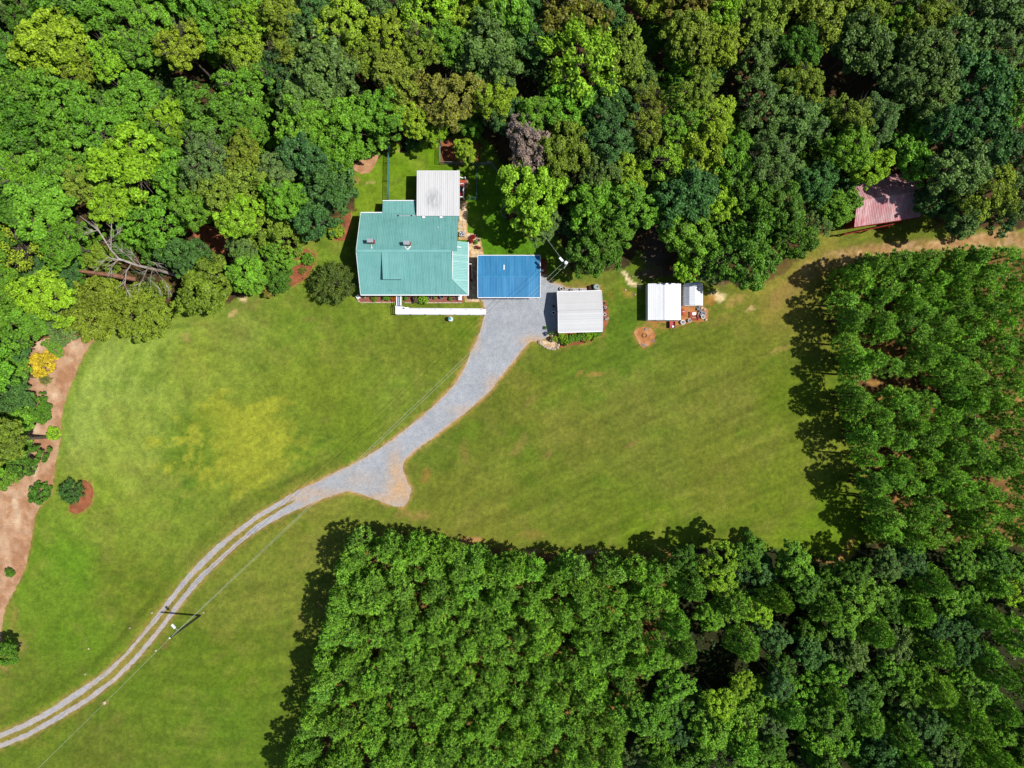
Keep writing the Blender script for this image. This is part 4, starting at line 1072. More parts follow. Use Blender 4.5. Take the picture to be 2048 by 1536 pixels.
def pine_crown(seed, Rc=1.9, Hc=5.5, tufts=95, blades=24, L=0.52, W=0.10):
    r = np.random.default_rng(seed)
    Ps, Ns, Ts, lv = [], [], [], []
    for i in range(tufts):
        t = ((i + 0.5) / tufts) ** 0.75
        az = i * 2.39996 + r.uniform(-.3, .3)
        rad = Rc * (0.12 + 0.88 * t ** 0.75) * r.uniform(0.55, 1.05) * (1.0 if t < 0.75 else 1 - 0.6 * (t - 0.75) / 0.25)
        c = np.array([math.cos(az) * rad, math.sin(az) * rad, -Hc * t ** 1.1 + 0.16 * rad])
        ax = unit(np.array([math.cos(az) * 0.55 * min(1, rad / Rc * 1.6), math.sin(az) * 0.55 * min(1, rad / Rc * 1.6), 0.85]))
        dd = unit(r.normal(size=(blades, 3)) * 0.75 + ax)
        ln = L * r.uniform(0.7, 1.25)
        P = c + dd * ln * r.uniform(0.35, 0.6, size=(blades, 1))
        N = unit(np.cross(dd, r.normal(size=(blades, 3))) + 0.25 * ax)
        Ps.append(P); Ns.append(N); Ts.append(dd); lv.append(np.clip(0.5 + r.uniform(-.4, .4) + r.normal(size=blades) * 0.15, 0, 1))
    P = np.concatenate(Ps); V, F = kites(P, np.concatenate(Ns), L * r.uniform(0.8, 1.2, len(P)), W * r.uniform(0.8, 1.3, len(P)), r, 0.1, T=np.concatenate(Ts))
    return mesh_np('crown', V, F, M['needle'], {'lv': np.repeat(np.concatenate(lv), 4)})

def pine_trunk(seed):
    rr = random.Random(seed)
    bm = B(); tube(bm, [(0, 0, 0), (rr.uniform(-.05, .05), rr.uniform(-.05, .05), 0.5), (0, 0, 0.97)], [0.15, 0.11, 0.03], 6)
    bmesh.ops.recalc_face_normals(bm, faces=bm.faces)
    me = bpy.data.meshes.new('trunk'); bm.to_mesh(me); bm.free(); me.materials.append(M['pinebark'])
    return me

BR = [broad_crown(100 + i, nl=150, per=78, L=0.29, W=0.20, lobe=(0.07, 0.2)) for i in range(8)]                        # ordinary broadleaf
BF = [broad_crown(200 + i, nl=200, per=54, L=0.26, W=0.15, lobe=(0.06, 0.17), up=0.5, ragged=0.28) for i in range(5)]   # finer, feathery
BS = [broad_crown(300 + i, nl=110, per=80, L=0.36, W=0.17, spiky=0.45, up=0.3, lobe=(0.08, 0.16), ragged=0.1) for i in range(3)]          # upright shoots
BB = [broad_crown(400 + i, nl=80, per=46, L=0.26, W=0.13, lobe=(0.09, 0.2)) for i in range(2)]          # thin, half bare
SPK = [broad_crown(350, nl=130, per=56, L=0.44, W=0.13, spiky=0.3, ragged=0.03, lobe=(0.1, 0.16), up=0.2)]
BALL = [broad_crown(500 + i, nl=70, per=60, L=0.45, W=0.3, lobe=(0.16, 0.24), low=-0.6, ragged=0.04) for i in range(2)]   # tight shrubs
TR = [broad_trunk(600 + i) for i in range(4)]
TRB = [broad_trunk(620 + i, limbs=22, reach=0.85) for i in range(3)]
PC = [pine_crown(700 + i, Rc=1.9 * (0.9 + 0.03 * i), Hc=5.0 + 0.2 * i, tufts=78, blades=30, L=0.44, W=0.085) for i in range(10)]
PB = [pine_crown(720 + i, Rc=3.4, Hc=7.5, tufts=170, blades=36, L=0.58, W=0.11) for i in range(5)]
PT = [pine_trunk(740 + i) for i in range(3)]

GREENS = {
    'mid green': (112, 160, 48), 'bright yellow-green': (140, 182, 46), 'dark blue-green': (80, 122, 62), 'olive': (128, 150, 50), 'deep green': (90, 134, 42), 'vivid green': (112, 162, 50),
    'olive-brown': (134, 132, 56), 'grey-brown': (126, 116, 96), 'golden': (212, 184, 52), 'grey-green': (104, 134, 68), 'yellow-tinged': (146, 172, 48), 'lime green': (150, 194, 54), 'pine green': (126, 174, 60)}
LEAFK = 0.86
def green(c, v=0.14):
    a = np.array(lin(*GREENS[c])) * LEAFK
    return tuple(np.clip(a * (1 + random.uniform(-v, v)) * np.array([1 + random.uniform(-.09, .07), 1.0, 1.0 + random.uniform(-v, v)]), 0.003, 0.9)) + (1.0,)

def tree(name, label, cat, px, py, rpx, h, colour, crowns, trunks, group=None, squash=1.0, base=None):
    """broadleaf tree: crown seen centred at (px, py) with radius rpx, top at h metres"""
    for _ in range(3):
        Rm = rpx / PPM * (1 - h * 0.8 / CAM_H)
        hc = max(h - Rm * squash * 0.98, Rm * 0.5)
    p = G(px, py, hc + 0.25 * Rm); p.z = 0
    t = thing(name, label, cat, p, random.uniform(0, 6.28), group)
    s = Rm / 3.5
    e = random.uniform(-0.1, 0.1) if Rm > 1.2 else 0
    c = link('crown', random.choice(crowns), t, (0, 0, hc), (s * (1 + e), s * (1 - e), s * squash))
    c.color = green(colour)
    link('trunk', random.choice(trunks), t, (0, 0, 0), (s, s, hc / 7.0))
    return t

placed = []      # crowns already standing: px, py, r
def put(label, px, py, r, h, colour, kind='BR', cat='tree', name='broadleaf_tree', squash=1.0, group=None):
    cr = {'BR': BR, 'BF': BF, 'BS': BS, 'BB': BB, 'BALL': BALL, 'SPK': SPK}[kind]
    placed.append((px, py, r))
    return tree(name, label, cat, px, py, r, h, colour, cr, TRB if kind == 'BB' else TR, group, squash)

# trees and shrubs one can point to
put('dark blue-green tree at the wood edge next to the fenced back lawn', 655, 372, 62, 11.5, 'dark blue-green')
put('dark blue-green tree nearest the mulch bed beside the house', 625, 425, 50, 10, 'dark blue-green')
put('mid green tree overhanging the pale sand patch', 700, 250, 58, 12, 'vivid green')
put('mid green tree above the sand patch, second from the fence', 668, 300, 52, 12, 'mid green')
put('large olive-green tree in the wood northwest of the house', 640, 130, 78, 14, 'grey-green')
put('rounded grey-green tree touching the large olive-green tree', 610, 205, 58, 13, 'grey-green')
put('long mid green tree sloping toward the back lawn', 600, 240, 56, 13, 'vivid green')
put('big olive-brown tree directly behind the white roofed wing', 895, 195, 64, 13, 'olive-brown', 'BF')
put('yellow-green tree at the head of the fenced back lawn', 822, 236, 36, 11, 'yellow-tinged')
put('small yellow-green tree between the lawn head and the pen', 872, 258, 26, 8, 'bright yellow-green')
put('deep green tree behind the head of the back lawn', 770, 215, 48, 12, 'mid green')
put('bright yellow tree beside the big olive-brown tree', 990, 192, 42, 12, 'yellow-tinged')
put('dark bushy tree between the yellow tree and the grey one', 1012, 228, 38, 10, 'dark blue-green')
put('grey-brown half bare tree among the green crowns', 1055, 290, 50, 12.5, 'grey-brown', 'BF').children[0].color = (*lin(156, 138, 130, LEAFK), 1)
put('bright yellow-green tree standing alone behind the carport', 1064, 390, 68, 12.5, 'bright yellow-green')
put('huge bright green tree of upright shoots north of the carport', 1162, 118, 72, 15, 'bright yellow-green', 'BS')
put('yellow-flecked green tree below the huge bright one', 1140, 205, 58, 12, 'vivid green')
put('green tree above the carport pole', 1200, 408, 58, 11, 'vivid green')
put('dark olive-green tree overhanging the carport pole', 1190, 492, 58, 10, 'deep green')
put('small dark tree at the east side of the pole trees', 1240, 462, 36, 9, 'mid green')
put('yellow-green tree at the dark lane through the wood', 1258, 355, 38, 11, 'yellow-tinged')
put('grey-green leafy tree beside the lane', 1205, 345, 42, 11, 'grey-green', 'BF')
put('dense green tree above the white sheds', 1378, 470, 56, 11, 'mid green')
put('small bright green tree leaning over the larger white shed', 1374, 536, 26, 7.5, 'lime green')
put('big dark green tree at the corner of the lawn by the sheds', 1490, 500, 76, 12, 'deep green', 'BF')
put('yellow-green tree with a broad crown north of the sheds', 1412, 300, 52, 13, 'yellow-tinged')
put('green tree adjoining the broad yellow-green crown', 1468, 318, 48, 13, 'vivid green')
put('bright tree between the broad crown and the shed trees', 1440, 395, 42, 11, 'bright yellow-green')
put('narrow tree with grey twigs behind the carport lane', 1296, 200, 34, 12, 'olive', 'BB')
put('deep green tree at the barn track bend', 1585, 470, 48, 10, 'deep green')
put('bushy green tree hiding the west end of the red barn', 1670, 415, 44, 10, 'mid green')
put('yellow-green tree over the north corner of the red barn', 1745, 330, 42, 10, 'bright yellow-green')
put('bright green tree behind the red barn roof', 1830, 305, 48, 10.5, 'vivid green')
put('dark tree close to the east end of the red barn', 1876, 400, 38, 8.0, 'dark blue-green')
put('grey-green tree by the track east of the barn', 1935, 428, 42, 10, 'grey-green')
put('vivid green round tree at the western wood', 312, 440, 66, 10, 'vivid green', 'BF')
put('dark blue-green tree beside the fallen dead tree', 372, 515, 46, 8.5, 'dark blue-green')
put('olive-gold tree at the lawn edge by the fallen dead tree', 408, 575, 56, 9, 'olive')
put('deep green tree beside the olive-gold tree', 492, 545, 42, 8, 'vivid green')
put('brownish olive tree by the red mulch patch', 545, 455, 56, 9, 'olive', 'BF')
put('green feathery tree above the curved mulch bed', 558, 510, 34, 7, 'vivid green', 'BF')
put('dark leafy shrub at the tail of the curved mulch bed', 555, 555, 30, 5, 'deep green', name='shrub', cat='shrub')
put('brownish low shrub at the lawn edge below the curved bed', 536, 576, 18, 3, 'olive-brown', 'BF', name='shrub', cat='shrub')
put('spiky dark green tree in front of the house corner', 665, 566, 42, 4.2, 'deep green', 'SPK', squash=0.8).children[0].color = (*lin(92, 112, 46, LEAFK), 1)
put('olive spreading tree over the lawn, west of the dead tree', 250, 620, 62, 9, 'olive', 'BF')
put('brownish olive tree at the lawn edge near the sandy bed', 300, 632, 44, 8, 'olive', 'BF')
put('olive tree between the sandy bed and the dead tree', 180, 620, 56, 9, 'olive', 'BF')
put('grey-green tree above the sandy bed', 115, 645, 40, 7, 'grey-green', 'BF')
put('small lime shrub at the top of the sandy bed', 148, 652, 17, 3.5, 'lime green', name='shrub', cat='shrub')
put('green tree at the wood corner over the sandy bed', 40, 640, 54, 10, 'mid green')
put('golden yellow shrub on the sandy bed', 78, 729, 29, 3.2, 'golden', name='shrub', cat='shrub')
put('dull green feathery shrub above the golden one', 107, 694, 18, 2.6, 'mid green', 'BF', name='shrub', cat='shrub')
put('wispy olive plant below the golden shrub', 90, 760, 11, 1.5, 'olive', 'BB', name='shrub', cat='shrub')
put('glossy green tree left of the golden shrub', 22, 735, 36, 6, 'vivid green')
put('dark blue-green tree at the western edge below the golden shrub', 18, 785, 42, 7, 'dark blue-green')
put('deep green bush sticking out over the sandy bed', 76, 820, 25, 3.5, 'deep green', name='shrub', cat='shrub')
put('olive green bushy tree at the western edge of the sandy bed', 30, 850, 36, 6, 'mid green')
put('yellow-green round shrub on the bed margin', 105, 867, 14, 1.5, 'bright yellow-green', 'BALL', name='shrub', cat='shrub', squash=0.8)
put('large dark green shrub mass by the western bed', 42, 918, 36, 5, 'deep green')
put('green shrubby tree at the western frame of the bed', 6, 945, 32, 5, 'mid green')
put('round clipped boxwood on the sandy bed margin', 78, 987, 22, 2.0, 'deep green', 'BALL', name='shrub', cat='shrub', squash=0.85)
put('young dark magnolia in the oval bed', 141, 984, 23, 2.8, 'dark blue-green', 'BS', squash=0.9)
put('tiny dark shrub alone on the sandy bed', 19, 1146, 9, 1.2, 'deep green', name='shrub', cat='shrub')
put('dark bush at the western edge near the wheel tracks', 2, 1308, 28, 5.5, 'deep green', name='shrub', cat='shrub')
put('round clipped boxwood in the curved mulch bed', 615, 517, 13, 1.3, 'mid green', 'BALL', name='shrub', cat='shrub', squash=0.85)
put('yellowish shrub in the bed beside the house', 673, 462, 15, 1.8, 'yellow-tinged', name='shrub', cat='shrub')
put('olive wisp of grass in the curved mulch bed', 605, 541, 8, 0.7, 'olive', 'BB', name='shrub', cat='shrub')
put('yellow and orange leaved tree in the mulch pen', 931, 302, 24, 4.5, 'yellow-tinged')
put('dark spiky shrub at the head of the back lawn', 822, 287, 13, 1.8, 'dark blue-green', 'BS', name='shrub', cat='shrub')
put('light green shrub at the head of the back lawn', 846, 288, 9, 1.4, 'lime green', name='shrub', cat='shrub')
put('small round blue-green shrub outside the pen', 868, 287, 7, 1.2, 'dark blue-green', 'BALL', name='shrub', cat='shrub')
put('light green shrub in the front bed next to a dark red one', 846, 599, 10, 1.5, 'lime green', name='shrub', cat='shrub')
put('dark red-leaved shrub in the front bed', 832, 599, 7, 1.1, 'grey-brown', name='shrub', cat='shrub')
put('fresh green plant in the west part of the front bed', 772, 595.5, 7, 0.9, 'vivid green', name='shrub', cat='shrub')
put('olive plant in the west part of the front bed', 749, 596, 7, 0.7, 'olive', 'BF', name='shrub', cat='shrub')
put('orange chrysanthemum beside the ramp', 786, 597, 4.5, 0.6, 'golden', 'BALL', name='flower_plant', cat='plant').children[0].color = (0.55, 0.16, 0.02, 1)
for i, (x, y, r_, cl, lb) in enumerate(((1122, 670, 8, 'yellow-tinged', 'yellowish shrub at the stone corner end of the garage bed'), (1130, 680, 11, 'bright yellow-green', 'large yellow-green shrub in the garage bed'), (1142, 678, 8, 'mid green', 'small dark shrub in the garage bed beside the large yellow-green one'),
                                    (1152, 675, 9, 'mid green', 'mid green shrub at the middle of the garage bed'), (1163, 673, 8, 'vivid green', 'vivid green shrub in the garage bed'), (1175, 672, 11, 'bright yellow-green', 'widest bright shrub in the garage bed'), (1190, 670, 10, 'bright yellow-green', 'shrub closest to the garage corner on the lawn side'), (1197, 668, 7, 'vivid green', 'last small shrub of the garage bed'), (1110, 678, 6, 'yellow-tinged', 'yellow leaved plant on the stone corner'), (1102, 667, 5, 'dark blue-green', 'dark little bush at the shaded garage corner'))):
    put(lb, x, y, r_, 1.5, cl, name='shrub', cat='shrub')
put('tiny dark shrub alone on the gravel', 1091, 655.5, 3.2, 0.6, 'deep green', name='shrub', cat='shrub')
for x, y, r_, lb in ((943, 475, 4, 'red plant next to the air conditioner'), (946, 473.5, 4.5, 'crimson plant on the patio edge'), (942, 482, 4.5, 'red plant in the middle of the patio'), (954, 494, 3.5, 'orange-red plant near the patio pot')):
    o = put(lb, x, y, r_, 0.7, 'golden', 'BALL', name='flower_plant', cat='plant'); o.children[0].color = (0.28, 0.02, 0.025, 1)
put('green pot plant among the red ones on the patio', 952, 484.5, 4, 0.7, 'mid green', name='flower_plant', cat='plant')
put('reddish shrub at the east side of the carport', 1087, 522, 6, 0.8, 'grey-brown', name='shrub', cat='shrub').children[0].color = (0.3, 0.06, 0.05, 1)

for x, y, r_, h_, c_, lb in ((168, 478, 30, 5.2, 'mid green', 'low green growth under the tip of the dead tree'), (262, 470, 30, 5.4, 'mid green', 'low green growth east of the dead tree top'), (200, 515, 30, 5.0, 'olive', 'low olive growth west of the dead trunk'),
                       (300, 505, 24, 4.4, 'deep green', 'low dark growth above the thick end of the dead trunk'), (215, 572, 28, 4.6, 'olive', 'low olive growth below the red broken limb'), (300, 585, 26, 3.6, 'grey-green', 'grey-green scrub below the root end of the dead tree'),
                       (245, 500, 20, 5.0, 'deep green', 'low dark growth in the fork of the dead tree'), (325, 575, 16, 3.0, 'olive', 'small olive scrub by the root end of the dead tree'), (150, 520, 26, 5.0, 'mid green', 'low green growth left of the red broken limb')):
    put(lb, x, y, r_, h_, c_, 'BF', name='understory_tree')

# ------------------------------------------------------------------ the woods: fill the surveyed outlines
def zone_colours(x, y):
    if y < 1000:
        if x < 520: return (('olive', 3), ('yellow-tinged', 2), ('mid green', 5), ('bright yellow-green', 3), ('vivid green', 3), ('grey-green', 1), ('deep green', 2))
        if x < 1020: return (('mid green', 3), ('olive', 3), ('yellow-tinged', 2), ('bright yellow-green', 2), ('grey-green', 3), ('deep green', 2), ('dark blue-green', 2))
        if x < 1480: return (('olive', 3), ('yellow-tinged', 2), ('mid green', 3), ('bright yellow-green', 2), ('dark blue-green', 3), ('vivid green', 2), ('olive-brown', 1))
        return (('deep green', 3), ('grey-green', 5), ('mid green', 3), ('olive', 3), ('dark blue-green', 2))
    return (('mid green', 4), ('vivid green', 2), ('bright yellow-green', 1), ('deep green', 4), ('grey-green', 2), ('dark blue-green', 3))
def zone_name(x, y):
    if y > 1000: return 'mixed wood past the south pine plantation'
    return 'wood west of the house' if x < 560 else 'wood behind the house' if x < 1020 else 'wood behind the sheds' if x < 1520 else 'wood round the red barn'
DEAD_LINE = [(345, 548), (275, 531), (237, 517), (225, 500), (197, 461), (160, 432)]
GAPS = [(1325, 480, 40, 70), (1480, 150, 40, 30), (385, 150, 44, 26), (1700, 170, 60, 26), (1030, 170, 22, 40), (1290, 30, 40, 24), (1775, 400, 74, 50), (414, 480, 54, 38), (1640, 130, 60, 16), (1320, 120, 22, 22), (975, 275, 20, 30), (604, 532, 34, 48), (682, 455, 26, 34), (735, 330, 30, 26), (1770, 400, 80, 60)]
def fill(poly, rlo, rhi, tries, sep, kind, hfun, low=False, seed=1, limit=999):
    rr = random.Random(seed); n = 0
    xs = [p[0] for p in poly]; ys = [p[1] for p in poly]
    x0, x1, y0, y1 = max(min(xs), -70), min(max(xs), 2118), max(min(ys), -70), min(max(ys), 1606)
    for _ in range(tries):
        x = rr.uniform(x0, x1); y = rr.uniform(y0, y1); r_ = rr.uniform(rlo, rhi)
        if not in_poly(np.array([x]), np.array([y]), poly)[0]: continue
        if dist_line(np.array([x]), np.array([y]), poly, True)[0] < r_ * 0.75: continue
        if any(((x - a) / (ra + r_ * 0.6)) ** 2 + ((y - b) / (rb + r_ * 0.6)) ** 2 < 1 for a, b, ra, rb in GAPS): continue
        if dist_line(np.array([x]), np.array([y]), DEAD_LINE)[0] < r_ * 1.1 + 12: continue
        if any((x - a) ** 2 + (y - b) ** 2 < (sep * (r_ + c)) ** 2 for a, b, c in placed): continue
        kind(x, y, r_, hfun(rr, r_), rr); placed.append((x, y, r_)); n += 1
        if n >= limit: break
    return n
LANDMARKS = [('fallen dead tree', 230, 500), ('red mulch patch', 415, 480), ('head of the back lawn', 810, 270), ('big olive-brown tree', 895, 195), ('grey-brown half bare tree', 1055, 288), ('huge bright tree of upright shoots', 1162, 118),
             ('carport pole', 1129, 526), ('dark lane', 1310, 470), ('white sheds', 1350, 590), ('red barn', 1775, 400), ('golden shrub', 78, 729), ('large olive-green tree', 640, 130), ('dirt track', 1950, 480),
             ('far northwest corner', 0, 0), ('far northeast corner', 2048, 0), ('far southeast corner', 2048, 1536), ('east pines', 1860, 1050), ('south pines', 1240, 1300), ('lawn corner', 1690, 1100), ('north frame edge', 1480, 0)]
def where(x, y):
    n_, a, b = min(LANDMARKS, key=lambda l: (l[1] - x) ** 2 + (l[2] - y) ** 2)
    dd_ = math.hypot(a - x, b - y)
    d8 = ('east', 'northeast', 'north', 'northwest', 'west', 'southwest', 'south', 'southeast')[int(round(math.atan2(b - y, x - a) / (math.pi / 4))) % 8]
    return f"{'just ' if dd_ < 75 else 'well ' if dd_ > 190 else ''}{d8} of the {n_}", n_
def size(r_):
    return 'small' if r_ < 30 else 'medium' if r_ < 44 else 'large' if r_ < 58 else 'very large'
def wood_tree(x, y, r_, h, rr):
    cs = zone_colours(x, y); c = rr.choices([a for a, b in cs], [b for a, b in cs])[0]; z = zone_name(x, y)
    kd = rr.choices((BR, BF, BB), (6, 4.5, 0.5))[0]
    tree('broadleaf_tree', f'{size(r_)} {c} broadleaf tree {where(x, y)[0]}', 'tree', x, y, r_ * 1.07, h, c, kd, TRB if kd is BB or rr.random() < (0.4 if x < 520 else 0.15) else TR, f'woodland trees round the {where(x, y)[1]}')
def low_tree(x, y, r_, h, rr):
    c = rr.choice(('deep green', 'mid green', 'dark blue-green', 'grey-green')); z = zone_name(x, y)
    tree('understory_tree', f'low {c} understory tree {where(x, y)[0]}', 'tree', x, y, r_ * 1.15, h, c, rr.choice((BR, BF)), TR, f'understory trees round the {where(x, y)[1]}')
n1 = fill(FOREST, 38, 70, 9000, 0.64, wood_tree, lambda rr, r_: rr.uniform(9.5, 12) + r_ * 0.05, seed=5)
n2 = fill(FOREST, 24, 36, 9000, 0.66, low_tree, lambda rr, r_: rr.uniform(5.5, 8.5), seed=6, limit=110)

PINE_COL = ['pine green']
def pine(x, y, rpx, h, label, group, big=False):
    Rm = rpx / PPM * (1 - h / CAM_H)
    t = thing('pine_tree', label, 'tree', (x, y, 0), random.uniform(0, 6.28), group)
    s = Rm / (3.4 if big else 1.9)
    c = link('crown', random.choice(PB if big else PC), t, (0, 0, h), (s, s, min(1.15, max(s, h / 11))))
    c.color = green('pine green', 0.22)
    link('trunk', random.choice(PT), t, (0, 0, 0), (1.0 + 0.5 * big, 1.0 + 0.5 * big, h))
    return t

THIN = [(1722, 690, 66, 16), (1728, 765, 66, 17), (1735, 895, 62, 17), (1750, 970, 46, 13), (1700, 620, 40, 12), (1880, 700, 20, 10)]
REST = []          # pines past the three hundred built singly
def plantation(base_poly, n_max, sep_m, label, group, h0, h1, seed, r0=27, r1=38, edges=(), names=()):
    rr = random.Random(seed); pts = []
    xs = [p[0] for p in base_poly]; ys = [p[1] for p in base_poly]
    x = min(xs); step = sep_m * PPM
    row = 0
    y = min(ys)
    while y < max(ys):
        x = min(xs) + (step / 2 if row % 2 else 0)
        while x < max(xs):
            a = x + rr.uniform(-.42, .42) * step; b = y + rr.uniform(-.38, .38) * step
            if in_poly(np.array([a]), np.array([b]), base_poly)[0] and not any(((a - e) / g) ** 2 + ((b - f) / k) ** 2 < 1 for e, f, g, k in THIN): pts.append((a, b))
            x += step
        y += step * 0.87; row += 1
    n_in = len(pts); L_ = len(base_poly)
    for i in edges:
        (x1, y1), (x2, y2) = base_poly[i], base_poly[(i + 1) % L_]
        D_ = math.hypot(x2 - x1, y2 - y1); k = max(1, int(D_ / (2.1 * PPM)))
        for q in range(k):
            t_ = (q + rr.uniform(0.15, 0.85)) / k
            pts.append((x1 + (x2 - x1) * t_ + rr.uniform(-7, 4), y1 + (y2 - y1) * t_ + rr.uniform(-4, 4)))
    first = set(pts[n_in:])
    rr.shuffle(pts)
    pts.sort(key=lambda p: (p not in first, (abs((p[0] - 1024) / 0.9) > 1035) or ((p[1] - 768) / 0.9 > 780), p[0] > base_poly[0][0] + 60 and rr.random() < 0.5))
    for a, b in pts[:n_max]:
        h = rr.uniform(h0, h1)
        g = G(a, b)
        e_ = [(dist_line(np.array([a]), np.array([b]), [base_poly[i], base_poly[(i + 1) % L_]])[0], nm) for i, nm in names]
        de, nm = min(e_)
        lb = f'pine in the outer row on the {nm} of {label}' if de < 22 else f'pine just inside the {nm} of {label}' if de < 75 else f'pine deep inside {label}, nearest its {nm}'
        pine(g.x, g.y, rr.uniform(r0, r1), h, lb, group)
    for a, b in pts[n_max:]:
        REST.append((a, b, rr.uniform(h0, h1), rr.uniform(r0, r1)))
    return len(pts)
PR_BASE = [(1655, 552), (1710, 544), (1800, 536), (1950, 526), (2010, 524), (2010, 1075), (1780, 1075), (1724, 1040), (1692, 930), (1668, 800), (1658, 660)]
PB_BASE = [(724, 1068), (860, 1072), (1000, 1108), (1240, 1118), (1330, 1118), (1316, 1200), (1280, 1300), (1230, 1420), (1200, 1530), (604, 1530), (650, 1400), (694, 1200)]
m1 = plantation(PR_BASE, 118, 2.5, 'the east plantation', 'pines of the east plantation', 7.8, 9.8, 31, 23, 33, (6, 7, 8, 9, 10, 0, 1, 2), ((0, 'track edge'), (1, 'track edge'), (2, 'track edge'), (5, 'mixed wood edge'), (6, 'lawn corner'), (7, 'lawn edge'), (8, 'lawn edge'), (9, 'lawn edge'), (10, 'north lawn edge')))
m2 = plantation(PB_BASE, 150, 2.5, 'the south plantation', 'pines of the south plantation', 8.0, 9.9, 32, 25, 36, (8, 9, 10, 11, 0, 1, 2, 3), ((0, 'turnaround edge'), (1, 'turnaround edge'), (2, 'north lawn edge'), (3, 'north lawn edge'), (4, 'mixed wood edge'), (5, 'mixed wood edge'), (6, 'mixed wood edge'), (7, 'mixed wood edge'), (9, 'southwest edge'), (10, 'west lawn edge'), (11, 'west lawn edge')))
def pine_rest():
    """the pines past the three hundred that are things of their own, joined into one stand"""
    r = np.random.default_rng(5); rr = random.Random(5)
    Vs, Fs, L_, off = [], [], [], 0
    src = []
    for me in PC:
        v = np.zeros(len(me.vertices) * 3, np.float32); me.vertices.foreach_get('co', v)
        f = np.zeros(len(me.polygons) * 4, np.int32); me.loops.foreach_get('vertex_index', f)
        l = np.zeros(len(me.vertices), np.float32); me.attributes['lv'].data.foreach_get('value', l)
        src.append((v.reshape(-1, 3), f.reshape(-1, 4), l))
    for a, b, h, rpx in REST:
        v, f, l = rr.choice(src); sc_ = rpx / PPM * (1 - h / CAM_H) / 1.9; th = rr.uniform(0, 6.28)
        c, s_ = math.cos(th) * sc_, math.sin(th) * sc_
        g = G(a, b)
        V = np.stack([v[:, 0] * c - v[:, 1] * s_ + g.x, v[:, 0] * s_ + v[:, 1] * c + g.y, v[:, 2] * min(1.15, max(sc_, h / 11)) + h], -1)
        Vs.append(V); Fs.append(f + off); off += len(V); L_.append(np.clip(l + rr.uniform(-.2, .2), 0, 1))
    if Vs:
        me = mesh_np('pine_stand', np.concatenate(Vs), np.concatenate(Fs), M['needle'], {'lv': np.concatenate(L_)})
        o = tag(link('pine_stand', me), 'the other plantation pines filling the two stands', 'pines', kind='stuff')
        o.color = (*[c * LEAFK for c in lin(*GREENS['pine green'])], 1)
pine_rest()
def big_pine(x, y, r_, h, rr):
    p = G(x, y, h * 0.75)
    pine(p.x, p.y, r_, h, f"{'broad' if r_ > 42 else 'slender'} pine among leafy trees {where(x, y)[0]}", 'large pines of the mixed wood', True)
MIX = [(1345, 1085), (1500, 1080), (1600, 1095), (1700, 1130), (1745, 1095), (1840, 1100), (2200, 1100), (2200, 1700), (1215, 1700), (1260, 1480), (1310, 1320), (1340, 1200)]
GAPS += [(1440, 1330, 34, 44), (1790, 1165, 50, 18), (1590, 1260, 16, 30)]
placed_pines = fill(MIX, 32, 52, 900, 0.70, big_pine, lambda rr, r_: rr.uniform(9, 12.5), seed=41, limit=34)
n3 = fill(MIX, 26, 48, 6000, 0.62, wood_tree, lambda rr, r_: rr.uniform(7, 10.5), seed=42, limit=85)
print('TREES', len(placed), n1, n2, 'pines', m1, m2, placed_pines, n3)

# low growth on the woodland floor: nobody could count it
def undergrowth():
    r = np.random.default_rng(77)
    n = 60000
    x = r.uniform(-130, 2180, n); y = r.uniform(-130, 1660, n)
    keep = (in_poly(x, y, FOREST) & (dist_line(x, y, FOREST, True) > 22)) | (in_poly(x, y, MIX))
    for a, b, ra, rb in ((1310, 520, 40, 60), (1775, 400, 80, 56), (410, 478, 44, 36)):
        keep &= ((x - a) / ra) ** 2 + ((y - b) / rb) ** 2 > 1
    keep &= fbm(x / 28, y / 28, 121) > 0.46
    x, y = x[keep], y[keep]; n = len(x)
    P = np.stack([(x - 1024) / PPM, (768 - y) / PPM, r.uniform(0.1, 1.6, n)], -1)
    N = unit(r.normal(size=(n, 3)) * 0.5 + np.array([0, 0, 1.0]))
    V, F = kites(P, N, r.uniform(0.3, 0.65, n), r.uniform(0.2, 0.42, n), r)
    me = mesh_np('undergrowth', V, F, M['leaf'], {'lv': np.repeat(r.uniform(0, 1, n), 4)})
    o = tag(link('undergrowth', me), 'low leafy undergrowth on the woodland floor', 'undergrowth', kind='stuff')
    o.color = (*lin(52, 84, 34, LEAFK), 1)
undergrowth()

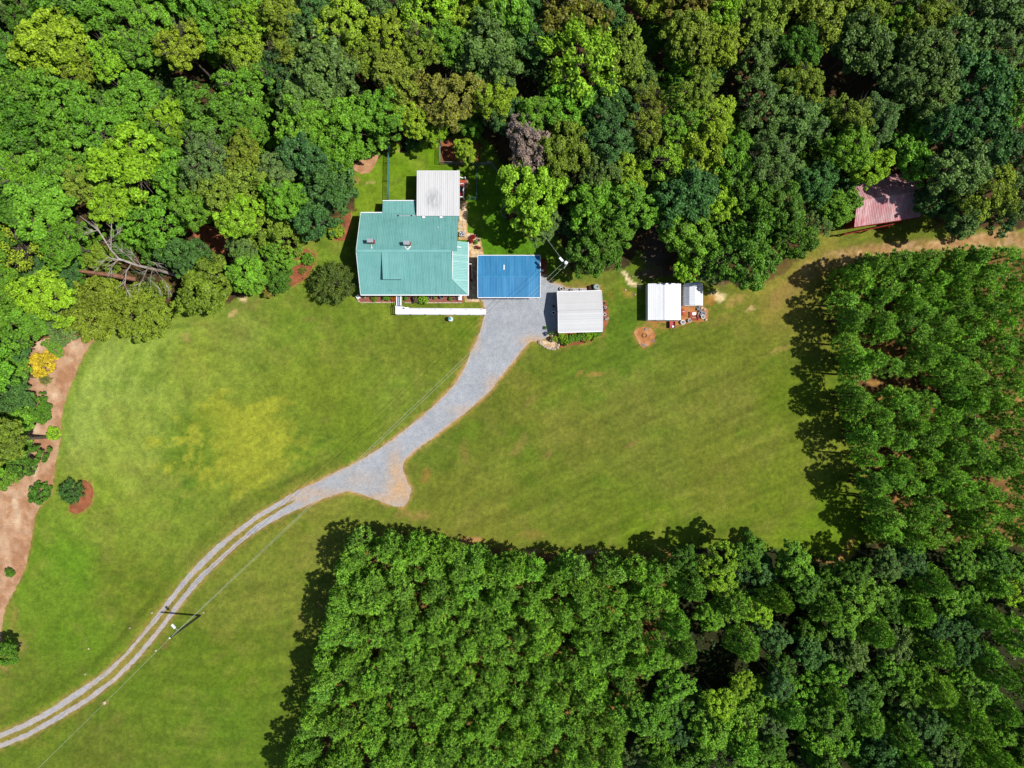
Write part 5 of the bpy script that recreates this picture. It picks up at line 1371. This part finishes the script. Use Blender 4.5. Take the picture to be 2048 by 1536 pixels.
# ------------------------------------------------------------------ the fallen dead tree
def dead_tree():
    rr = random.Random(9)
    t = thing('dead_tree', 'bleached dead tree leaning over the western wood', 'tree', G(348, 549))
    main = [G(348, 549, 0.3), G(320, 541, 3.5), G(275, 531, 7.0), G(237, 517, 8.8), G(222, 500, 9.4), G(197, 461, 10.0), G(178, 446, 10.3), G(160, 432, 10.5)]
    obj('trunk', tube(B(), main, [0.26, 0.2, 0.16, 0.13, 0.105, 0.08, 0.06, 0.03], 8), M['deadwood'], t, world=True)
    lg = [G(158, 542, 6.0), G(215, 549, 6.0), G(272, 559, 5.0)]
    obj('limb', tube(B(), lg, [0.2, 0.28, 0.3], 7), M['redwood'], t, world=True)
    def arm(pts, r0):
        bm = B(); tube(bm, pts, [0.75 * r0 * (1 - 0.8 * i / (len(pts) - 1)) for i in range(len(pts))], 5)
        for i in range(1, len(pts)):
            for _ in range(6):
                p = Vector(pts[i - 1]).lerp(Vector(pts[i]), rr.uniform(0.2, 1)); dr = (Vector(pts[i]) - Vector(pts[i - 1])).normalized()
                q = p + (dr + Vector((rr.uniform(-1, 1), rr.uniform(-1, 1), rr.uniform(-.2, .5)))).normalized() * rr.uniform(0.6, 1.6)
                tube(bm, [p, q], [0.035, 0.012], 4)
        obj('branch', bm, M['deadwood'], t, world=True)
    arm([G(222, 500, 9.4), G(222, 470, 10), G(224, 435, 10.4)], 0.09)
    arm([G(205, 474, 9.8), G(192, 450, 10.3), G(186, 432, 10.6)], 0.08)
    arm([G(250, 522, 8.4), G(215, 515, 9.4), G(205, 525, 9.2), G(192, 540, 8.8)], 0.1)
    arm([G(240, 518, 8.6), G(222, 530, 9.2), G(224, 545, 9.0)], 0.09)
    arm([G(262, 528, 7.8), G(252, 545, 9.0), G(250, 570, 9.0), G(256, 585, 8.8)], 0.1)
    arm([G(275, 531, 7.0), G(248, 505, 9.3), G(232, 494, 9.6)], 0.08)
    arm([G(282, 532, 6.5), G(270, 512, 8.8), G(262, 506, 9.0)], 0.07)
    arm([G(295, 536, 5.6), G(285, 560, 8), G(278, 570, 8.2)], 0.08)
    arm([G(305, 538, 5.0), G(300, 560, 7.4), G(318, 575, 7.2)], 0.08)
    arm([G(310, 540, 4.6), G(330, 565, 6.8), G(340, 585, 6.6)], 0.07)
    arm([G(212, 485, 9.6), G(232, 470, 10.0), G(240, 462, 10)], 0.06)
    arm([G(300, 536, 5.4), G(300, 522, 8), G(318, 530, 7.8)], 0.06)
    arm([G(197, 461, 10.0), G(178, 462, 10.4), G(170, 468, 10.2)], 0.05)
dead_tree()

# ------------------------------------------------------------------ yard things
def pot(label, px, py, r_, h, m, plant=None, name='flower_pot', cat='pot'):
    global LAST
    p = G(px, py); t = thing(name, label, cat, p); LAST = t
    obj('pot', lathe(B(), [(r_ * 0.7, 0), (r_, h), (r_ * 1.08, h), (r_ * 1.08, h + 0.05), (r_ * 0.86, h + 0.05), (r_ * 0.84, h - 0.04)], n=14), m, t)
    if plant:
        c = link('plant', random.choice(BALL), t, (0, 0, h + r_ * 0.4), (r_ * 0.3, r_ * 0.3, r_ * 0.3)); c.color = green(plant)
    else:
        obj('soil', lathe(B(), [(r_ * 0.8, h - 0.03), (r_ * 0.8, h - 0.01)], n=12), M['block'] if name == 'bucket' else M['soil'], t)
    return t
pot('pink glazed pot in the front bed', 861, 596, 0.27, 0.45, M['pot_pink'])
pot('teal glazed pot in the front bed', 884.5, 594.5, 0.29, 0.6, M['pot_teal'])
pot('green plant in a clay pot beside the pink one', 870, 596.5, 0.22, 0.3, M['pot_clay'], 'mid green')
pot('bushy pot plant toward the east end of the front bed', 901, 598.5, 0.26, 0.3, M['pot_clay'], 'mid green')
pot('small grey pot near the white bench', 910, 598, 0.16, 0.3, M['block'])
pot('dark pot with green tuft just east of the ramp', 812.5, 598, 0.25, 0.3, M['dark'], 'mid green')
pot('white pot with a plant near the west end of the front bed', 729.5, 594.5, 0.2, 0.3, M['white'], 'grey-green')
pot('tall dark planter with a white rim in the shade of the garage', 1106.5, 627, 0.2, 0.8, M['dark'])
obj('rim', lathe(B(), [(0.2, 0.852), (0.29, 0.852), (0.29, 0.90), (0.2, 0.90)], n=18, ring=True), M['white'], LAST)
pot('dark low pot in the garage shade', 1107, 613, 0.17, 0.3, M['dark'])
pot('white pot on the gravel behind the garage', 1122.5, 578.5, 0.24, 0.4, M['white'])
pot('tan pot beside the white pot on the gravel', 1127, 577.5, 0.2, 0.4, M['stone'])
pot('dark pot on the patio near the carport', 959, 497, 0.2, 0.35, M['dark'])
pot('pale grey pot on the patio edge by the lawn', 957.5, 481.5, 0.22, 0.35, M['block'])
pot('small round stone pot on the patio by the lawn', 952.5, 473, 0.2, 0.3, M['stone'])

def bench(label, px, py, rz, L=1.0, m=M['white']):
    t = thing('bench', label, 'bench', G(px, py), rz)
    for i in range(3):
        obj('slat', box(B(), -L / 2, L / 2, -0.22 + i * 0.15, -0.1 + i * 0.15, 0.42, 0.46), m, t)
    obj('backrest', box(B(), -L / 2, L / 2, 0.24, 0.28, 0.5, 0.85), m, t)
    for x in (-L / 2 + 0.06, L / 2 - 0.06):
        for y in (-0.18, 0.24): obj('leg', box(B(), x - 0.03, x + 0.03, y - 0.03, y + 0.03, 0, 0.419), m, t)
bench('white garden bench at the east end of the front bed', 921, 596.5, R(90), 0.7)
bench('white slatted chair at the west end of the front bed', 718, 595.5, R(35), 0.55)

# border of pale bricks in front of the flower bed
for lab, pts in (('pale brick border before the west front bed', [(716, 597), (718, 602.5), (722, 605)] + [(727 + 4.6 * i, 605) for i in range(14)]), ('pale brick border before the east front bed', [(812 + 4.6 * i, 605.5) for i in range(25)])):
    t = thing('brick_border', lab, 'border', G(*pts[0]))
    for i, (x, y) in enumerate(pts):
        p = G(x, y); o = obj('brick', box(B(), p.x - 0.165, p.x + 0.165, p.y - 0.08, p.y + 0.08, 0, 0.09 + 0.02 * random.random()), M['stone'], t, world=True)

# air conditioner
t = thing('air_conditioner', 'round-fanned grey air conditioner unit by the flagstone path', 'air conditioner', G(924.5, 469.5))
obj('housing', box(B(), -0.38, 0.38, -0.38, 0.38, 0.04, 0.8), M['grey_metal'], t)
obj('grille_ring', lathe(B(), [(0.30, 0.801), (0.37, 0.801), (0.37, 0.85), (0.30, 0.85)], n=20, ring=True), M['grey_metal'], t)
obj('fan_well', lathe(B(), [(0.29, 0.805), (0.29, 0.82)], n=20), M['fan'], t)
for k in range(3):
    a = k * 2.094; bm = B()
    hexa(bm, [Vector((math.cos(a + q) * rr_, math.sin(a + q) * rr_, 0.83)) for q, rr_ in ((0, 0.05), (0.1, 0.27), (0.75, 0.27))], [Vector((math.cos(a + q) * rr_, math.sin(a + q) * rr_, 0.845)) for q, rr_ in ((0, 0.05), (0.1, 0.27), (0.75, 0.27))])
    obj('fan_blade', bm, M['lamp_glass'], t)

# lidded well cover on the front lawn
t = thing('well_cover', 'small white and teal well cover standing on the front lawn', 'well cover', G(902, 639))
obj('barrel', lathe(B(), [(0.34, 0), (0.36, 0.5), (0.34, 1.0)], n=16), M['white'], t)
obj('lid', lathe(B(), [(0.27, 1.0), (0.24, 1.08), (0.1, 1.12)], (-0.06, 0.03, 0.002), 14), M['teal_lid'], t)

# tank and tarp behind the garage
t = thing('water_tank', 'pale round tank at the northeast corner of the garage', 'tank', G(1191, 575))
obj('body', lathe(B(), [(0.42, 0), (0.45, 0.1), (0.45, 0.7), (0.36, 0.86), (0.1, 0.9)], n=18), M['tank'], t)
obj('hatch', lathe(B(), [(0.12, 0.901), (0.12, 0.96)], (0.2, -0.02, 0), 10), M['dark'], t)
t = thing('log_heap', 'heap of brown firewood beside the pale tank', 'firewood', G(1181, 577))
for i in range(7):
    x = -0.35 + 0.12 * (i % 4) * 1.5 + 0.08 * (i // 4); z = 0.1 + 0.19 * (i // 4)
    obj('log', tube(B(), [(x, -0.35, z), (x, 0.3 + 0.05 * (i % 3), z)], 0.1, 7), M['brown'], t)
t = thing('ladder', 'grey metal ladder leaning along the garage north wall', 'ladder', G(1152, 580.5))
for s in (0, 0.28): obj('ladder_rail', beam(B(), (-0.9, s, 0.05), (0.9, s, 0.05), 0.05), M['grey_metal'], t)
for k in range(6): obj('rung', beam(B(), (-0.75 + 0.3 * k, 0.026, 0.05), (-0.75 + 0.3 * k, 0.254, 0.05), 0.04), M['grey_metal'], t)
pot('white bucket by the garage north wall', 1162, 580, 0.17, 0.3, M['white'], name='bucket', cat='bucket')
pot('dark bucket by the garage north wall', 1142, 581, 0.2, 0.3, M['dark'], name='bucket', cat='bucket')
# along the garage gable
pot('clay pot at the garage gable, nearest the tank', 1208, 607, 0.2, 0.3, M['pot_clay'])
pot('white pot in the mulch strip at the garage gable', 1210.5, 615, 0.15, 0.3, M['white'])
pot('dark pot in the mulch strip at the garage gable', 1208, 620.5, 0.18, 0.3, M['dark'])
pot('white tub in the mulch strip at the garage gable', 1209, 629, 0.22, 0.25, M['white'])
t = thing('stone_heap', 'small heap of rough stones beyond the garage gable', 'stones', G(1212, 639))
for i in range(6):
    obj('stone', rock(B(), (random.uniform(-.3, .3), random.uniform(-.25, .25), 0.14), 0.17, 0.8, 40 + i), M['block' if i % 2 else 'stone'], t)

# brick pad and white sack at the east side of the carport
t = thing('brick_pad', 'red brick pad at the east end of the carport', 'paving', G(1086, 536))
for j in range(6):
    for i in range(4):
        p = G(1083 + i * 2.9, 526 + j * 4); obj('brick', box(B(), p.x - 0.1, p.x + 0.1, p.y - 0.14, p.y + 0.14, 0, 0.05 + 0.01 * random.random()), M['brickwall'], t, world=True)
t = thing('white_sack', 'white sack lying on the brick pad', 'sack', G(1084, 541) + Vector((0, 0, 0.06)))
obj('sack', rock(B(), (0, 0, 0.13), 0.26, 0.5, 3), M['white'], t)

# red cart before the larger white shed
t = thing('garden_cart', 'red metal garden cart in front of the larger white shed', 'cart', G(1343, 650))
obj('bed', box(B(), -0.36, 0.36, -0.45, 0.45, 0.32, 0.36), M['red_paint'], t)
for a in ((-0.4, -0.361, -0.45, 0.45), (0.361, 0.4, -0.45, 0.45), (-0.4, 0.4, -0.49, -0.451), (-0.4, 0.4, 0.451, 0.49)):
    obj('side_panel', box(B(), *a, 0.3, 0.62), M['red_paint'], t)
for x in (-0.45, 0.45):
    for y in (-0.3, 0.3):
        bm = tube(B(), [(x - 0.04, y, 0.18), (x + 0.04, y, 0.18)], 0.18, 12); obj('wheel', bm, M['dark'], t)
obj('handle', beam(B(), (0, -0.5, 0.4), (0.15, -0.95, 0.55), 0.05), M['dark'], t)
t = thing('white_sack', 'white sack lying in the red cart', 'sack', G(1344, 653) + Vector((0, 0, 0.363)))
obj('sack', rock(B(), (0, -0.05, 0.12), 0.2, 0.6, 5), M['white'], t)
pot('white bucket at the corner of the larger white shed', 1364.5, 645, 0.32, 0.4, M['white'], name='bucket', cat='bucket')
pot('cream bucket beside the bare soil patch', 1378, 641.5, 0.26, 0.35, M['straw_pot'], name='bucket', cat='bucket')
pot('white bucket at the east side of the brick stacks', 1405, 634, 0.28, 0.35, M['white'], name='bucket', cat='bucket')
t = thing('red_barrel', 'rust red barrel lying by the wall of the larger white shed', 'barrel', G(1365, 624))
obj('barrel', tube(B(), [(0, -0.5, 0.3), (0, 0.45, 0.3)], 0.29, 14), M['red_deck'], t)
obj('barrel_hoop', lathe(B(), [(0.295, -0.03), (0.315, -0.03), (0.315, 0.03), (0.295, 0.03)], n=14, ring=True), M['grey_metal'], t).rotation_euler = (R(90), 0, 0)
t.children[-1].location = (0, 0, 0.3)

def stack(label, px, py, nx, ny, nz, sx, sy, sz, m, piece, cat, rz=0.0):
    t = thing(piece + '_stack', label, cat, G(px, py), rz)
    for k in range(nz):
        for j in range(ny):
            for i in range(nx):
                if k == nz - 1 and random.random() < 0.3: continue
                x = (i - nx / 2 + 0.5) * sx * 1.06 + random.uniform(-.02, .02); y = (j - ny / 2 + 0.5) * sy * 1.06 + random.uniform(-.02, .02)
                obj(piece, box(B(), x - sx / 2, x + sx / 2, y - sy / 2, y + sy / 2, k * sz + 0.002, (k + 1) * sz), m, t)
stack('short wall-like stack of red bricks at the edge of the bare soil', 1381, 630, 2, 4, 3, 0.2, 0.2, 0.09, M['brickwall'], 'brick', 'bricks')
stack('middle stack of red bricks beside the white boards', 1388, 632.5, 4, 2, 2, 0.2, 0.1, 0.08, M['brickwall'], 'brick', 'bricks')
stack('lowest stack of red bricks nearest the lawn', 1389, 638.5, 4, 2, 2, 0.2, 0.16, 0.08, M['brickwall'], 'brick', 'bricks')
stack('tilted stack of red bricks beside the grey blocks', 1395.5, 635, 1, 4, 3, 0.22, 0.2, 0.1, M['brickwall'], 'brick', 'bricks', R(12))
stack('large pile of grey concrete blocks on the bare soil', 1402, 627, 3, 3, 2, 0.28, 0.24, 0.19, M['block'], 'block', 'blocks', R(-20))
stack('small pile of grey concrete blocks behind the small shed', 1396, 617, 2, 2, 2, 0.22, 0.26, 0.19, M['block'], 'block', 'blocks', R(10))
stack('stack of white boards among the bricks', 1387, 627.5, 1, 3, 2, 0.7, 0.12, 0.05, M['white'], 'board', 'boards')
stack('pair of pale timber boards between the brick stacks', 1388, 635.6, 1, 2, 1, 0.62, 0.08, 0.06, M['stone'], 'board', 'boards')
for i, (x, y, lb) in enumerate(((1409, 619, 'pale boulder nearest the small shed corner'), (1410, 627, 'cream boulder beside the grey blocks'), (1403, 616.5, 'small tan stone in front of the small shed'), (1411.5, 639.5, 'pale stone lying on the grass beyond the buckets'))):
    tag(obj('boulder', rock(B(), (0, 0, 0.12), 0.24, 0.6, 60 + i), M['stone']), lb, 'stone').location = G(x, y)

# scraps on the burn patch, markers on the lawn, stones by the lane
for i, (x, y, L_, rz, lb) in enumerate(((1287.5, 689.5, 0.9, -25, 'bent grey metal sheet on the burn patch rim'), (1290.5, 658, 0.5, 60, 'grey metal scrap at the north tip of the burn patch'), (1307, 681, 0.4, 30, 'short grey metal scrap at the east rim of the burn patch'))):
    o = tag(obj('metal_scrap', hexa(B(), [(-L_ / 2, -0.1, 0), (0, -0.16, 0), (L_ / 2, -0.08, 0), (L_ / 2, 0.08, 0), (0, 0.06, 0), (-L_ / 2, 0.1, 0)], [(-L_ / 2, -0.1, 0.04), (0, -0.16, 0.14), (L_ / 2, -0.08, 0.05), (L_ / 2, 0.08, 0.05), (0, 0.06, 0.14), (-L_ / 2, 0.1, 0.04)]), M['block']), lb, 'scrap')
    o.location = G(x, y) + Vector((0, 0, 0.016)); o.rotation_euler = (0, 0, R(rz))
o = tag(obj('fire_ring', lathe(B(), [(0.34, 0), (0.34, 0.16), (0.3, 0.16), (0.3, 0.0)], n=16, ring=True), M['redwood']), 'rusty low ring in the middle of the burn patch', 'fire ring'); o.location = G(1289, 671) + Vector((0, 0, 0.016))
for i, (x, y) in enumerate(((260, 1256), (178, 1297), (171, 1348), (304, 1225.5), (407, 1225), (312, 1300.5), (210, 1405))):
    tag(obj('marker_stone', rock(B(), (0, 0, 0.08), 0.17 if i < 6 else 0.3, 0.8, 80 + i), M['stone']), 'small white marker stone in the grass beside the wheel tracks' if i < 6 else 'larger white stone in the grass under the wire', 'stone', 'marker stones along the wheel tracks' if i < 6 else None).location = G(x, y)
for i, (x, y) in enumerate(((1251, 580), (1291.5, 548.5), (1270, 589), (1104, 561), (1283, 560), (1265, 553))):
    tag(obj('marker_stone', rock(B(), (0, 0, 0.08), 0.16, 0.7, 90 + i), M['stone']), 'pale loose stone where the dark lane leaves the wood', 'stone', 'loose stones at the lane mouth').location = G(x, y)

# timber planter at the head of the back lawn; black hose in the bed beside the house; tyre and white hoop
t = thing('planter_box', 'dark timber frame planter at the head of the back lawn', 'planter', G(809, 293))
for a in ((-0.42, -0.34, -0.8, 0.8), (0.34, 0.42, -0.8, 0.8), (-0.339, 0.339, -0.8, -0.72), (-0.339, 0.339, 0.72, 0.8)):
    obj('plank', box(B(), *a, 0, 0.35), M['pole'], t)
obj('soil', box(B(), -0.338, 0.338, -0.718, 0.718, 0.05, 0.25), M['soil'], t)
bm = B(); pts = [G(661 + 0, 455) + Vector((0, 0, 0.05))] + [G(676 + 14 * math.cos(a), 452 + 12 * math.sin(a)) + Vector((0, 0, 0.05)) for a in np.linspace(3.4, 6.9, 14)]
mid = G(676, 452); o = obj('garden_hose', tube(bm, [p - mid for p in pts], 0.04, 5), M['dark']); o.location = mid; tag(o, 'black garden hose curling over the bed beside the house', 'hose')
bm = B(); n_ = 20
mid = G(1010, 425, 0.3); mid.z = 0
ring = [Vector((math.cos(a) * 0.85, math.sin(a) * 0.85, 0.35)) for a in np.linspace(1.8, 4.6, 14)]
o = obj('tree_edging', tube(bm, ring, 0.06, 6), M['block']); o.location = G(1014, 425); tag(o, 'curved pale edging in the shade under the yellow-green tree', 'edging')
t = thing('log_swing', 'rusty angled timber frame at the wood edge', 'frame', G(708, 358))
for p, q in (((-0.5, 0.55, 0.3), (0.35, -0.5, 0.3)), ((0.35, -0.5, 0.3), (-0.85, -0.42, 0.3))):
    obj('timber', beam(B(), p, q, 0.1, 0.12), M['red_wood'], t)
for x, y in ((-0.5, 0.55), (0.35, -0.5), (-0.85, -0.42)):
    obj('leg', box(B(), x - 0.05, x + 0.05, y - 0.05, y + 0.05, 0, 0.239), M['red_wood'], t)
